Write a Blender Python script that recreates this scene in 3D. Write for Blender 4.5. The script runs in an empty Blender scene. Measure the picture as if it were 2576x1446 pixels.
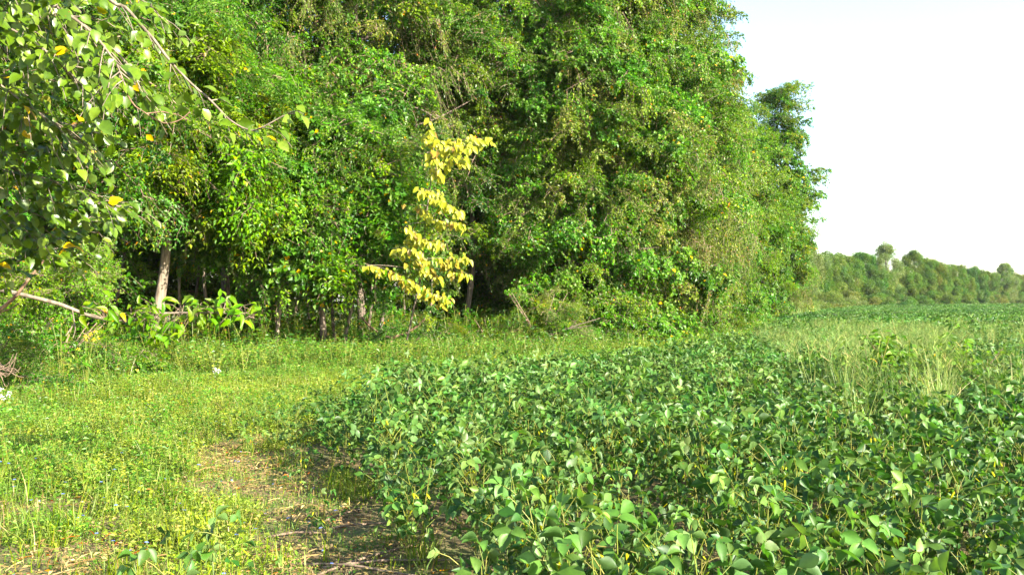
import bpy, math, random
import numpy as np
from mathutils import Vector, Matrix, noise
R = random.Random(7); G = np.random.default_rng(7)
S = bpy.context.scene; COL = S.collection
rad = math.radians
# ---------------------------------------------------------------- camera, sky, sun, exposure
F = 2231.0; CAMH = 1.65; HOR = 757.0
cam = bpy.data.cameras.new('camera'); cam.lens = 36 * F / 2576; cam.sensor_width = 36
cam.clip_start = .05; cam.clip_end = 5000
camo = bpy.data.objects.new('camera', cam); COL.objects.link(camo)
camo.location = (0, 0, CAMH); camo.rotation_euler = (rad(90) + math.atan((HOR - 723) / F), 0, 0)
S.camera = camo
SUN_EL, SUN_AZ = 25, 52          # degrees above the horizon; degrees to the right of straight behind the camera
sdir = Vector((math.sin(rad(SUN_AZ)) * math.cos(rad(SUN_EL)), -math.cos(rad(SUN_AZ)) * math.cos(rad(SUN_EL)), math.sin(rad(SUN_EL))))
w = bpy.data.worlds.new('World'); S.world = w; w.use_nodes = True
nt = w.node_tree; bg = nt.nodes['Background']; sky = nt.nodes.new('ShaderNodeTexSky')
sky.sky_type = 'NISHITA'; sky.sun_disc = False; sky.sun_elevation = rad(SUN_EL); sky.sun_rotation = math.atan2(sdir.x, sdir.y)
sky.air_density = 1.0; sky.dust_density = 1.0; sky.ozone_density = 1.0
nt.links.new(sky.outputs[0], bg.inputs[0]); bg.inputs[1].default_value = .11
sl = bpy.data.lights.new('sun', 'SUN'); sl.energy = 5.0; sl.angle = rad(.5); sl.color = (1, .93, .80)
so = bpy.data.objects.new('sun', sl); COL.objects.link(so); so.rotation_euler = sdir.to_track_quat('Z', 'Y').to_euler()
S.view_settings.view_transform = 'Standard'; S.view_settings.look = 'None'; S.view_settings.gamma = 1
S.view_settings.use_curve_mapping = False; S.view_settings.exposure = 2.4
S.cycles.max_bounces = 7; S.cycles.diffuse_bounces = 4; S.cycles.glossy_bounces = 2; S.cycles.transmission_bounces = 5
S.cycles.transparent_max_bounces = 4; S.cycles.sample_clamp_indirect = 6; S.render.use_persistent_data = False

def at(px, py, d):               # a point d metres ahead, seen at this direction (2576 px wide frame)
    return Vector(((px - 1288) / F * d, d, CAMH + (HOR - py) / F * d))
# ---------------------------------------------------------------- helpers
def tag(o, label, cat=None, group=None, kind=None):
    o['label'] = label
    if cat: o['category'] = cat
    if group: o['group'] = group
    if kind: o['kind'] = kind
    return o
def link(name, data, parent=None, M=None):
    o = bpy.data.objects.new(name, data); COL.objects.link(o)
    if name in ('bough', 'leaf_clump'): o['kind'] = 'stuff'
    if parent: o.parent = parent
    if M is not None: o.matrix_local = M
    return o
def empty(name, loc, rz=0, sc=1):
    o = link(name, None); o.location = loc; o.rotation_euler = (0, 0, rz); o.scale = (sc,) * 3; o.empty_display_size = .1
    return o
class MB:                        # collects geometry for one mesh
    def __init__(s): s.V = []; s.F = []; s.n = 0; s.m = []; s.t = []
    def add(s, v, f, mi=0, tint=.5):
        v = np.asarray(v, float).reshape(-1, 3); f = np.asarray(f, int)
        s.V.append(v); s.F.append(f + s.n); s.n += len(v)
        s.m.append(np.full(len(f), mi)); t = np.empty(len(f)); t[:] = tint; s.t.append(t)
    def mesh(s, name, mats, smooth=False):
        me = bpy.data.meshes.new(name)
        V = np.concatenate(s.V); me.vertices.add(len(V)); me.vertices.foreach_set('co', V.ravel())
        tot = np.concatenate([np.full(len(f), f.shape[1]) for f in s.F]); idx = np.concatenate([f.ravel() for f in s.F])
        me.loops.add(len(idx)); me.loops.foreach_set('vertex_index', idx)
        me.polygons.add(len(tot)); me.polygons.foreach_set('loop_start', np.concatenate([[0], np.cumsum(tot)[:-1]]))
        me.polygons.foreach_set('loop_total', tot); me.polygons.foreach_set('material_index', np.concatenate(s.m))
        me.polygons.foreach_set('use_smooth', np.full(len(tot), smooth))
        for m in mats: me.materials.append(m)
        a = me.attributes.new('tint', 'FLOAT', 'FACE'); a.data.foreach_set('value', np.concatenate(s.t))
        me.update(calc_edges=True); return me
def tube(mb, pts, r0, r1, n=6, mi=0, rough=0, power=1):
    pts = np.array([tuple(p) for p in pts], float); m = len(pts)
    T = np.gradient(pts, axis=0); T /= np.linalg.norm(T, axis=1)[:, None] + 1e-9
    up = np.array([0, 0, 1.]) if abs(T[0][2]) < .8 else np.array([1., 0, 0])
    U = np.cross(T, up); U /= np.linalg.norm(U, axis=1)[:, None] + 1e-9; W = np.cross(T, U)
    a = np.linspace(0, 2 * np.pi, n, endpoint=False); rr = r0 + (r1 - r0) * np.linspace(0, 1, m) ** power
    rr = rr[:, None] * (1 + rough * G.normal(0, 1, (m, n)))
    V = pts[:, None] + rr[..., None] * (np.cos(a)[None, :, None] * U[:, None] + np.sin(a)[None, :, None] * W[:, None])
    f = [[i * n + j, i * n + (j + 1) % n, (i + 1) * n + (j + 1) % n, (i + 1) * n + j] for i in range(m - 1) for j in range(n)]
    mb.add(V.reshape(-1, 3), f, mi, G.random())
def unit(a): return a / (np.linalg.norm(a, axis=-1, keepdims=True) + 1e-9)
# leaf templates: u along the leaf, v across, w off its plane
def tmpl_far():
    return np.array([[0, 0, 0], [.42, .5, .10], [1, 0, -.12], [.42, -.5, .10]]), np.array([[0, 3, 2], [0, 2, 1]])
def tmpl_leaf(k=6, curl=.18, fold=.10, shape='ovate', wave=0):
    u = np.linspace(0, 1, k + 1); V = []
    if shape == 'ovate': wd = .5 * (np.sin(np.pi * u ** .68) ** .95)
    elif shape == 'round': wd = .5 * np.sqrt(np.clip(1 - (2 * u - 1) ** 2, 0, 1)) * (1.06 - .25 * u)
    else: wd = .5 * np.sin(np.pi * u) ** .9
    wd = np.nan_to_num(wd); wd[0] = 0.03; wd[-1] = 0.0
    z = -curl * u ** 2
    for i in range(k + 1):
        V += [[u[i], 0, z[i]], [u[i] + .02, wd[i], z[i] + fold * wd[i] * 2 + wave * math.sin(i * 2.1)], [u[i] + .02, -wd[i], z[i] + fold * wd[i] * 2 - wave * math.sin(i * 1.7)]]
    f = []
    for i in range(k):
        a, b = 3 * i, 3 * i + 3
        f += [[a, b, b + 1, a + 1], [a, a + 2, b + 2, b]]
    return np.array(V), np.array(f)
def put_leaves(mb, P, D, N, L, W, tm, mi=0, tint=None):
    V0, f0 = tm; n = len(P)
    if n == 0: return
    D = unit(np.asarray(D, float)); Bv = unit(np.cross(N, D)); Nn = np.cross(D, Bv)
    L = np.broadcast_to(L, (n,)); W = np.broadcast_to(W, (n,))
    V = (np.asarray(P)[:, None] + V0[None, :, 0, None] * (D * L[:, None])[:, None] + V0[None, :, 1, None] * (Bv * W[:, None])[:, None]
         + V0[None, :, 2, None] * (Nn * L[:, None])[:, None])
    f = (f0[None] + (np.arange(n) * len(V0))[:, None, None]).reshape(-1, f0.shape[1])
    t = G.random(n) if tint is None else tint
    mb.add(V.reshape(-1, 3), f, mi, np.repeat(t, len(f0)))
# ---------------------------------------------------------------- materials
def node(nt, typ, **k):
    n = nt.nodes.new(typ)
    for a, b in k.items(): setattr(n, a, b)
    return n
def leafmat(name, dark, mid, light, rare=None, rare_at=.985, rough=.42, trans=.38, spec=.25, objv=.35, objh=.03, sat=1.22, gain=.66, mott=0):
    m = bpy.data.materials.new(name); m.use_nodes = True; nt = m.node_tree; L = nt.links
    pb = nt.nodes['Principled BSDF']; out = nt.nodes['Material Output']
    at_ = node(nt, 'ShaderNodeAttribute', attribute_name='tint'); cr = node(nt, 'ShaderNodeValToRGB')
    e = cr.color_ramp.elements; e[0].position = 0; e[0].color = (*dark, 1); e[1].position = .55; e[1].color = (*mid, 1)
    n = cr.color_ramp.elements.new(rare_at - .004); n.color = (*light, 1)
    n = cr.color_ramp.elements.new(rare_at); n.color = (*(rare or light), 1)
    L.new(at_.outputs['Fac'], cr.inputs[0])
    oi = node(nt, 'ShaderNodeObjectInfo'); hs = node(nt, 'ShaderNodeHueSaturation')
    def mr(a, b, src):
        x = node(nt, 'ShaderNodeMapRange'); x.inputs[3].default_value = a; x.inputs[4].default_value = b; L.new(src, x.inputs[0]); return x.outputs[0]
    L.new(mr(.5 - objh, .5 + objh * .8, oi.outputs['Random']), hs.inputs['Hue'])
    wn = node(nt, 'ShaderNodeTexWhiteNoise', noise_dimensions='1D'); L.new(oi.outputs['Random'], wn.inputs['W'])
    L.new(mr(gain * (1 - objv), gain * (1 + objv), wn.outputs['Value']), hs.inputs['Value']); hs.inputs['Saturation'].default_value = sat
    src = cr.outputs[0]
    if mott:
        tc0 = node(nt, 'ShaderNodeTexCoord'); n1 = node(nt, 'ShaderNodeTexNoise'); n1.inputs['Scale'].default_value = 45; n1.inputs['Detail'].default_value = 5
        L.new(tc0.outputs['Object'], n1.inputs[0]); mm = node(nt, 'ShaderNodeMix', data_type='RGBA', blend_type='MULTIPLY'); mm.inputs[0].default_value = 1
        L.new(src, mm.inputs[6]); L.new(mr(1 - mott * 1.4, 1 + mott * 1.4, n1.outputs[0]), mm.inputs[7]); src = mm.outputs[2]
        v1 = node(nt, 'ShaderNodeTexVoronoi'); v1.inputs['Scale'].default_value = 26; L.new(tc0.outputs['Object'], v1.inputs[0]); lt = node(nt, 'ShaderNodeMath', operation='LESS_THAN'); lt.inputs[1].default_value = .09
        L.new(v1.outputs['Distance'], lt.inputs[0]); m3 = node(nt, 'ShaderNodeMix', data_type='RGBA'); m3.inputs[7].default_value = (.16, .11, .035, 1); L.new(lt.outputs[0], m3.inputs[0]); L.new(src, m3.inputs[6]); src = m3.outputs[2]
    L.new(src, hs.inputs['Color'])
    # leaves are paler beneath
    ge = node(nt, 'ShaderNodeNewGeometry'); mx = node(nt, 'ShaderNodeMix', data_type='RGBA', blend_type='MIX')
    pale = node(nt, 'ShaderNodeHueSaturation'); pale.inputs['Saturation'].default_value = .85; pale.inputs['Value'].default_value = 1.12
    L.new(hs.outputs[0], pale.inputs['Color']); L.new(ge.outputs['Backfacing'], mx.inputs[0]); L.new(hs.outputs[0], mx.inputs[6]); L.new(pale.outputs[0], mx.inputs[7])
    L.new(mx.outputs[2], pb.inputs['Base Color']); pb.inputs['Roughness'].default_value = rough
    pb.inputs['Specular IOR Level'].default_value = spec
    tr = node(nt, 'ShaderNodeBsdfTranslucent'); tc = node(nt, 'ShaderNodeMix', data_type='RGBA', blend_type='MULTIPLY'); tc.inputs[0].default_value = 1
    tc.inputs[7].default_value = (1.5, 1.7, .55, 1); L.new(hs.outputs[0], tc.inputs[6]); L.new(tc.outputs[2], tr.inputs[0])
    ms = node(nt, 'ShaderNodeMixShader'); ms.inputs[0].default_value = trans
    L.new(pb.outputs[0], ms.inputs[1]); L.new(tr.outputs[0], ms.inputs[2]); L.new(ms.outputs[0], out.inputs[0])
    return m
def barkmat(name, a, b, scale=12, bump=.5):
    a = tuple(c * .62 for c in a); b = tuple(c * .62 for c in b)
    m = bpy.data.materials.new(name); m.use_nodes = True; nt = m.node_tree; L = nt.links; pb = nt.nodes['Principled BSDF']
    tc = node(nt, 'ShaderNodeTexCoord'); mp = node(nt, 'ShaderNodeMapping'); mp.inputs['Scale'].default_value = (scale, scale, scale * .18)
    nz = node(nt, 'ShaderNodeTexNoise'); nz.inputs['Scale'].default_value = 1.6; nz.inputs['Detail'].default_value = 6
    cr = node(nt, 'ShaderNodeValToRGB'); e = cr.color_ramp.elements; e[0].position = .35; e[0].color = (*a, 1); e[1].position = .68; e[1].color = (*b, 1)
    L.new(tc.outputs['Object'], mp.inputs[0]); L.new(mp.outputs[0], nz.inputs[0]); L.new(nz.outputs[0], cr.inputs[0]); L.new(cr.outputs[0], pb.inputs['Base Color'])
    bp = node(nt, 'ShaderNodeBump'); bp.inputs['Strength'].default_value = bump; bp.inputs['Distance'].default_value = .02
    L.new(nz.outputs[0], bp.inputs['Height']); L.new(bp.outputs[0], pb.inputs['Normal']); pb.inputs['Roughness'].default_value = .9
    return m
BARK = barkmat('bark', (.07, .05, .033), (.26, .20, .14)); BARKL = barkmat('bark_pale', (.13, .10, .065), (.34, .27, .19), 14)
TWIG = barkmat('twig', (.16, .10, .06), (.34, .24, .16), 20, .2); REDB = barkmat('bark_orange', (.14, .075, .04), (.33, .20, .115), 16)
YEL = (.62, .40, .04); ORG = (.38, .17, .05)
M_FINE = leafmat('leaf_fine', (.04, .095, .014), (.085, .18, .027), (.175, .25, .05), (.42, .25, .07), .992, objv=.3, gain=.92)
M_OLIVE = leafmat('leaf_olive', (.055, .10, .02), (.115, .175, .036), (.22, .25, .075), (.35, .20, .09), .98, objv=.25, gain=.95)
M_BROAD = leafmat('leaf_broad', (.035, .10, .014), (.075, .18, .025), (.15, .26, .05), YEL, .992, rough=.4, objv=.26, objh=.015, gain=.84, sat=1.12)
M_YG = leafmat('leaf_yellowgreen', (.07, .14, .014), (.13, .225, .024), (.21, .29, .045), YEL, .99, objv=.2, gain=.8)
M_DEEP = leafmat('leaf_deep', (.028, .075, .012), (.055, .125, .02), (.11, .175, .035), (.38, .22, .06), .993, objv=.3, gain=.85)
M_NEAR = leafmat('leaf_near', (.045, .10, .02), (.08, .16, .03), (.13, .21, .05), (.50, .42, .04), .985, rough=.36, spec=.35, objv=.3, trans=.28, gain=.66, mott=.3)
M_LIME = leafmat('leaf_lime', (.10, .21, .015), (.14, .27, .02), (.19, .33, .04), YEL, .99, objv=.15)
M_GOLD = leafmat('leaf_gold', (.36, .42, .015), (.60, .54, .02), (.76, .68, .04), (.45, .26, .05), .95, objv=.3, trans=.35, objh=.04, gain=.43, sat=.98)
M_SOY = leafmat('leaf_soy', (.045, .105, .024), (.09, .175, .042), (.145, .24, .07), (.30, .26, .05), .994, rough=.46, spec=.26, objv=.34, objh=.025, trans=.28, sat=1.18, gain=.68, mott=.3)
M_GRASS = leafmat('grass_blade', (.12, .19, .025), (.20, .28, .04), (.31, .35, .08), (.50, .38, .18), .93, rough=.5, objv=.25)
M_TALL = leafmat('tall_grass', (.10, .18, .035), (.165, .25, .055), (.27, .33, .10), (.50, .44, .18), .93, rough=.5, objv=.3, sat=1.0, gain=.95)
M_WEED = leafmat('weed_leaf', (.07, .17, .022), (.13, .255, .038), (.24, .34, .075), (.30, .20, .06), .995, objv=.35, sat=1.1, gain=.8)
M_PALEW = leafmat('weed_leaf_pale', (.12, .18, .02), (.21, .28, .035), (.33, .38, .08), (.36, .26, .08), .99, objv=.35, sat=1.08, gain=.84)
M_STRAW = leafmat('straw', (.28, .20, .10), (.42, .31, .16), (.56, .44, .24), (.35, .15, .06), .9, objv=.2, trans=.15)
M_POD = leafmat('pod', (.28, .33, .04), (.40, .43, .06), (.50, .50, .10), rough=.5, trans=.2, objv=.15)
M_WHITE = leafmat('petal_white', (.7, .68, .72), (.8, .78, .82), (.85, .85, .86), objv=.05, objh=0, trans=.3)
M_PETY = leafmat('petal_yellow', (.75, .55, .02), (.8, .62, .03), (.85, .7, .06), objv=.05, objh=0, trans=.3)
M_BLUE = leafmat('petal_blue', (.30, .38, .8), (.4, .48, .85), (.6, .62, .9), objv=.05, objh=0, trans=.3)
def groundmat():
    m = bpy.data.materials.new('soil'); m.use_nodes = True; nt = m.node_tree; L = nt.links; pb = nt.nodes['Principled BSDF']
    ge = node(nt, 'ShaderNodeNewGeometry')
    def nz(s, d=8, r=.6):
        n = node(nt, 'ShaderNodeTexNoise'); n.inputs['Scale'].default_value = s; n.inputs['Detail'].default_value = d; n.inputs['Roughness'].default_value = r
        L.new(ge.outputs['Position'], n.inputs[0]); return n.outputs[0]
    def ramp(src, a, ca, b, cb):
        c = node(nt, 'ShaderNodeValToRGB'); e = c.color_ramp.elements; e[0].position = a; e[0].color = (*ca, 1); e[1].position = b; e[1].color = (*cb, 1)
        L.new(src, c.inputs[0]); return c.outputs[0]
    soil = ramp(nz(9), .35, (.07, .046, .014), .7, (.21, .14, .055)); moss = ramp(nz(30), .3, (.055, .065, .012), .7, (.13, .135, .03))
    far = ramp(nz(.15), .4, (.06, .10, .025), .6, (.09, .12, .035))
    mk = ramp(nz(1.6, 5), .42, (0, 0, 0), .60, (1, 1, 1))
    x = node(nt, 'ShaderNodeMix', data_type='RGBA'); L.new(mk, x.inputs[0]); L.new(soil, x.inputs[6]); L.new(moss, x.inputs[7])
    sp = node(nt, 'ShaderNodeSeparateXYZ'); L.new(ge.outputs['Position'], sp.inputs[0])
    mr = node(nt, 'ShaderNodeMapRange'); mr.inputs[1].default_value = 45; mr.inputs[2].default_value = 120; L.new(sp.outputs[1], mr.inputs[0])
    y = node(nt, 'ShaderNodeMix', data_type='RGBA'); L.new(mr.outputs[0], y.inputs[0]); L.new(x.outputs[2], y.inputs[6]); L.new(far, y.inputs[7])
    L.new(y.outputs[2], pb.inputs['Base Color']); pb.inputs['Roughness'].default_value = .95
    bp = node(nt, 'ShaderNodeBump'); bp.inputs['Strength'].default_value = .8; bp.inputs['Distance'].default_value = .03
    L.new(nz(22, 10, .7), bp.inputs['Height']); L.new(bp.outputs[0], pb.inputs['Normal']); return m
# ---------------------------------------------------------------- ground
def hgt(x, y):
    k = max(0, 1 - max(0, math.hypot(x, y) - 40) / 60)
    return (noise.noise(Vector((x * .35, y * .35, 3))) * .05 + noise.noise(Vector((x * 2.3, y * 2.3, 9))) * .018) * k
def axis(a, b, fa, fb, step, g=1.18):
    xs = list(np.arange(fa, fb, step)); s = step; x = xs[-1]
    while x < b: s *= g; x += s; xs.append(x)
    s = step; x = xs[0]
    while x > a: s *= g; x -= s; xs.insert(0, x)
    return np.array(xs)
gx = axis(-900, 900, -9, 9, .16); gy = axis(-300, 2500, 1.5, 18, .16)
GV = np.array([(x, y, hgt(x, y)) for y in gy for x in gx]); nx = len(gx)
ii = np.arange(len(gy) - 1)[:, None] * nx + np.arange(nx - 1)[None]; ii = ii.ravel()
mb = MB(); mb.add(GV, np.stack([ii, ii + 1, ii + nx + 1, ii + nx], 1))
tag(link('ground', mb.mesh('ground', [groundmat()], True)), 'brown soil with green moss under the plants of field and clearing', kind='structure')
# ---------------------------------------------------------------- boughs (shared foliage pieces)
FAR = tmpl_far()
def bough(name, mat, length=2.0, nt_=22, per=26, ls=.075, lw=.6, droop=.35, width=.75, thick=.5, compound=0, hang=0, tm=None, bark=TWIG):
    mb = MB(); P = []; D = []; N = []; Ls = []; tw = []
    k = 9; main = [Vector((length * i / k, R.uniform(-.04, .04) * i, -droop * (i / k) ** 2 * length * .6 + .04 * i * R.uniform(-.5, 1))) for i in range(k + 1)]
    tube(mb, main, .018, .004, 4, 1)
    for j in range(nt_):
        t = (j + .7) / nt_; b = main[min(k - 1, int(t * k))].lerp(main[min(k, int(t * k) + 1)], t * k % 1)
        side = -1 if j % 2 else 1; a = side * R.uniform(.5, 1.25); el = R.gauss(.15, thick)
        tl = length * width * (.75 - .45 * t) * R.uniform(.55, 1.15)
        d = Vector((math.cos(a) * math.cos(el), math.sin(a) * math.cos(el), math.sin(el)))
        if hang: d = Vector((d.x * .45, d.y * .5, -.8)).normalized()
        q = [b + d * tl * s - Vector((0, 0, (droop + .15) * tl * s * s)) + Vector((R.gauss(0, .02), R.gauss(0, .02), R.gauss(0, .02))) for s in (0, .33, .66, 1)]
        tube(mb, q, .006, .002, 3, 1)
        for i in range(per):
            s = (i + .5) / per; c = min(2, int(s * 3)); p = q[c].lerp(q[c + 1], s * 3 % 1 if c < 2 else (s * 3 - 2)); sg = -1 if i % 2 else 1
            fw = (q[c + 1] - q[c]).normalized(); sd = fw.cross(Vector((0, 0, 1))).normalized()
            if compound:
                rd = (fw * .6 + sd * sg * .9 + Vector((0, 0, R.uniform(-.3, .3)))).normalized(); rl = ls * R.uniform(3.0, 4.2)
                sd2 = rd.cross(Vector((0, 0, 1))).normalized()
                for c2 in range(compound):
                    pp = p + rd * rl * (c2 // 2 + 1) / (compound / 2 + .5) - Vector((0, 0, .25 * rl * ((c2 // 2 + 1) / (compound / 2)) ** 2)); sg2 = -1 if c2 % 2 else 1
                    P.append(pp); D.append(rd * .7 + sd2 * sg2 + Vector((R.gauss(0, .1), R.gauss(0, .1), R.gauss(-.3, .15)))); N.append(Vector((R.gauss(.1, .25), R.gauss(0, .25), 1))); Ls.append(ls * R.uniform(.8, 1.15))
            else:
                p = p + Vector((R.gauss(0, .035), R.gauss(0, .035), R.gauss(0, .035)))
                P.append(p); D.append(fw * .6 + sd * sg * .8 + Vector((R.gauss(0, .35), R.gauss(0, .35), R.gauss(-.45, .4))))
                N.append(Vector((R.gauss(.45, .45), R.gauss(0, .5), .75))); Ls.append(ls * R.uniform(.6, 1.25))
    P, D, N, Ls = (np.array([tuple(v) for v in P]), np.array([tuple(v) for v in D]), np.array([tuple(v) for v in N]), np.array(Ls))
    put_leaves(mb, P, D, N, Ls, Ls * lw, tm or FAR, 0)
    return mb.mesh(name, [mat, bark])
BO = {
 'fine': [bough('bough', M_FINE, 1.7, 24, 30, .085, .68) for _ in range(4)] + [bough('bough', M_FINE, 1.7, 22, 30, .08, .62, .6, hang=1)],
 'olive': [bough('bough', M_OLIVE, 1.7, 24, 28, .08, .55, .5) for _ in range(3)] + [bough('bough', M_OLIVE, 1.8, 24, 28, .075, .5, .8, hang=1) for _ in range(2)],
 'broad': [bough('bough', M_BROAD, 1.6, 22, 22, .115, .82, .35) for _ in range(4)],
 'yg': [bough('bough', M_YG, 1.6, 18, 9, .11, .5, .35, thick=.7, compound=6), bough('bough', M_YG, 1.5, 24, 24, .10, .6, .35, thick=.7), bough('bough', M_YG, 1.5, 24, 24, .10, .6, .45, thick=.7)],
 'deep': [bough('bough', M_DEEP, 2.0, 22, 32, .08, .6, .35) for _ in range(3)],
 'lime': [bough('bough', M_LIME, 1.3, 18, 14, .085, .7, .35) for _ in range(3)],
 'mix': [bough('bough', M_FINE, 1.7, 20, 9, .11, .4, .4, thick=.6, compound=6), bough('bough', M_BROAD, 2.0, 24, 30, .07, .6, .4), bough('bough', M_FINE, 2.0, 26, 34, .075, .6, .5)],
}
def coarse(mat, n=620, ls=.26, rx=1.7):            # whole-clump foliage for trees far away
    mb = MB(); P = G.normal(0, 1, (n, 3)); P = unit(P) * (G.random((n, 1)) ** .33) * np.array([rx, rx * .7, rx * .6])
    N = unit(P) + G.normal(0, .5, (n, 3)) + np.array([0, 0, .3]); D = G.normal(0, 1, (n, 3)) + np.array([0, 0, -.6])
    put_leaves(mb, P, D, N, ls * G.uniform(.6, 1.3, n), ls * .6, FAR); return mb.mesh('leaf_clump', [mat, TWIG])
M_FAR = [leafmat('far_leaf_a', (.055, .11, .02), (.10, .175, .035), (.18, .24, .06), objv=.2, gain=.7),
         leafmat('far_leaf_b', (.07, .12, .03), (.125, .18, .05), (.21, .25, .09), gain=.72, objv=.2),
         leafmat('far_leaf_c', (.04, .10, .022), (.075, .155, .036), (.13, .21, .06), gain=.72, objv=.2),
         leafmat('far_leaf_d', (.085, .12, .03), (.14, .17, .045), (.22, .22, .07), gain=.72, objv=.2),
         leafmat('far_leaf_e', (.11, .16, .06), (.18, .235, .09), (.27, .32, .15), gain=.72, objv=.15)]
CO = [[coarse(m) for _ in range(2)] for m in M_FAR]
# ---------------------------------------------------------------- trees
def orient(pos, az, tilt, roll, s):
    return Matrix.Translation(pos) @ Matrix.Rotation(az, 4, 'Z') @ Matrix.Rotation(tilt, 4, 'Y') @ Matrix.Rotation(roll, 4, 'X') @ Matrix.Diagonal((s, s, s, 1))
def tree(name, px, d, h, r, bottom, kinds, n, label, group='trees along the edge of the wood', trunk_r=.16, bark=BARK, lean=(0, 0), gap=.0, front=.68, top=.35, belly=.35, s=(.95, 1.5), nlimb=10, cat='tree', seed=0, trunk=True, lob=.28):
    x0 = (px - 1288) / F * d; root = empty(name, (x0, d, hgt(x0, d) - .03)); tag(root, label, cat, group)
    def ax(z): t = z / h; return Vector((lean[0] * t * t + .18 * math.sin(z * .7 + px), lean[1] * t * t + .15 * math.sin(z * .5 + px * .3), z))
    if trunk:
        mb = MB(); tube(mb, [ax(h * .93 * i / 14) for i in range(15)], trunk_r, .03, 9, 0, .05); tube(mb, [ax(z) for z in (0, .1, .3)], trunk_r * 1.5, trunk_r * .98, 9, 0, .05)
        link('trunk', mb.mesh('trunk', [bark], True), root)
    cz = (bottom + h) / 2; fz = math.atan2(-d, -x0)
    cnt = 0; tries = 0; limbs = []
    while cnt < n and tries < n * 6:
        tries += 1
        t = R.random(); z = bottom + (h - bottom) * t
        prof = (min(1, (1 - t) / top) ** .55) * (min(1, (t + .12) / belly) ** .6) if belly > 0 else min(1, (1 - t) / top) ** .55
        if R.random() > prof + .15: continue
        az = fz + R.gauss(0, .95) if R.random() < front else R.uniform(0, 6.283)
        dv = Vector((math.cos(az), math.sin(az), 0))
        nz = noise.noise(Vector((dv.x * 1.3 + px * .07, dv.y * 1.3 + seed, z * .38))) ; n2 = noise.noise(Vector((dv.x * 3 + px * .11, dv.y * 3 + seed, z * .9)))
        if n2 < gap - .34: continue
        rr = r * prof * (1 + lob * 1.6 * nz + lob * .6 * n2)
        sc = R.uniform(*s); depth = R.random() ** 2 * .45
        base = ax(z) + dv * max(.1, rr * (1 - depth) - 1.1 * sc)
        M = orient(base, az + R.gauss(0, .35), R.gauss(.12, .25) - .5 * max(0, t - .8) * 5 * .5, R.gauss(0, .3), sc)
        kd = R.choice(kinds); link('bough', R.choice(BO[kd]), root, M); cnt += 1
        if len(limbs) < nlimb and rr > .8: limbs.append((z, base))
    for z, b in limbs:
        mb = MB(); a = ax(max(.5, z - .35 * (b - ax(z)).length)); mid = a.lerp(b, .5) + Vector((0, 0, R.uniform(-.2, .15)))
        tube(mb, [a, a.lerp(mid, .6), mid, b], trunk_r * .42, .02, 5, 0, .05); link('limb', mb.mesh('limb', [bark], True), root)
    return root
T = tree
# front row, left to right
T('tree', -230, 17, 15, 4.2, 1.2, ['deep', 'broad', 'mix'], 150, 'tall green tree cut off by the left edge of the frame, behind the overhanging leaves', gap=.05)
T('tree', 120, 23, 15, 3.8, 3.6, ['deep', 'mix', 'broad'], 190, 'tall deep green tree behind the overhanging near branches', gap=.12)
T('tree', 395, 22.3, 9.2, 2.9, 4.2, ['yg', 'mix', 'yg'], 130, 'tree with a bare pale trunk rising from the weeds and feathery yellow-green leaves', trunk_r=.15, bark=BARKL, gap=.12, lean=(.1, .4))
T('tree', 640, 25.5, 8.0, 2.7, 3.7, ['broad', 'yg', 'mix'], 130, 'low leafy tree between the bare-trunked tree and the rounded green bush', trunk_r=.10, gap=.05)
T('tree', 820, 25.6, 7.2, 2.5, 2.9, ['broad', 'broad', 'mix'], 240, 'rounded vivid green tree smothered in vines, left of the yellow sapling', trunk_r=.11, gap=-.1, top=.55)
T('tree', 560, 31, 17, 4.0, 5.5, ['deep', 'fine', 'mix'], 190, 'tall tree with dark gaps behind the rounded green bush, top left centre', gap=.2)
T('tree', 900, 32, 18, 4.2, 5.5, ['deep', 'fine', 'olive'], 200, 'tall tree behind and above the rounded green bush', gap=.16)
T('tree', 1180, 34.5, 18, 3.6, 3.5, ['deep', 'deep', 'fine'], 270, 'tall tree rising above the yellow-leaved sapling', gap=.02, trunk_r=.12)
T('tree', 1490, 34.5, 17.5, 3.5, .4, ['fine', 'olive', 'fine', 'broad'], 295, 'tall vine-draped tree right of the yellow-leaved sapling', gap=-.02, belly=.06, lob=.2, bark=BARKL)
T('tree', 1575, 36, 17, 3.4, .6, ['fine', 'olive', 'broad'], 290, 'second tall vine-draped tree right of the yellow-leaved sapling', gap=-.02, belly=.06, lob=.2)
T('tree', 1700, 41, 17.5, 3.6, .6, ['olive', 'fine', 'olive'], 290, 'greyish olive tree with many bare twigs in the middle of the green wall', gap=-.02, belly=.06, lob=.2)
T('tree', 1630, 46, 19.5, 3.9, 6, ['fine', 'broad'], 150, 'tallest tree whose top twigs break against the white sky', gap=.05)
T('tree', 1765, 51, 17.0, 3.2, .6, ['fine', 'broad', 'fine'], 290, 'light green tree whose round shoulder meets the sky below the tallest tree', belly=.08, gap=0)
T('tree', 1850, 60, 14.2, 3.2, .4, ['fine', 'broad', 'yg'], 290, 'fresh green tree near the right end of the tall green wall', belly=.08, gap=0)
T('tree', 1925, 68, 18.2, 2.1, 5, ['broad', 'yg', 'fine'], 200, 'yellow-green feathery tree standing out against the sky at the wall end', belly=.3, gap=.1, lob=.35, lean=(1.4, 0))
T('tree', 1955, 72, 12.2, 2.0, 3.5, ['broad', 'yg', 'fine'], 130, 'lower yellow-green tree leaning out into the sky at the wall end', belly=.3, gap=.1, lob=.4, lean=(2.0, 0))
T('tree', 1945, 76, 7.4, 3.4, .3, ['fine', 'olive'], 160, 'low dense tree closing the right end of the green wall', belly=.08)
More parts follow.
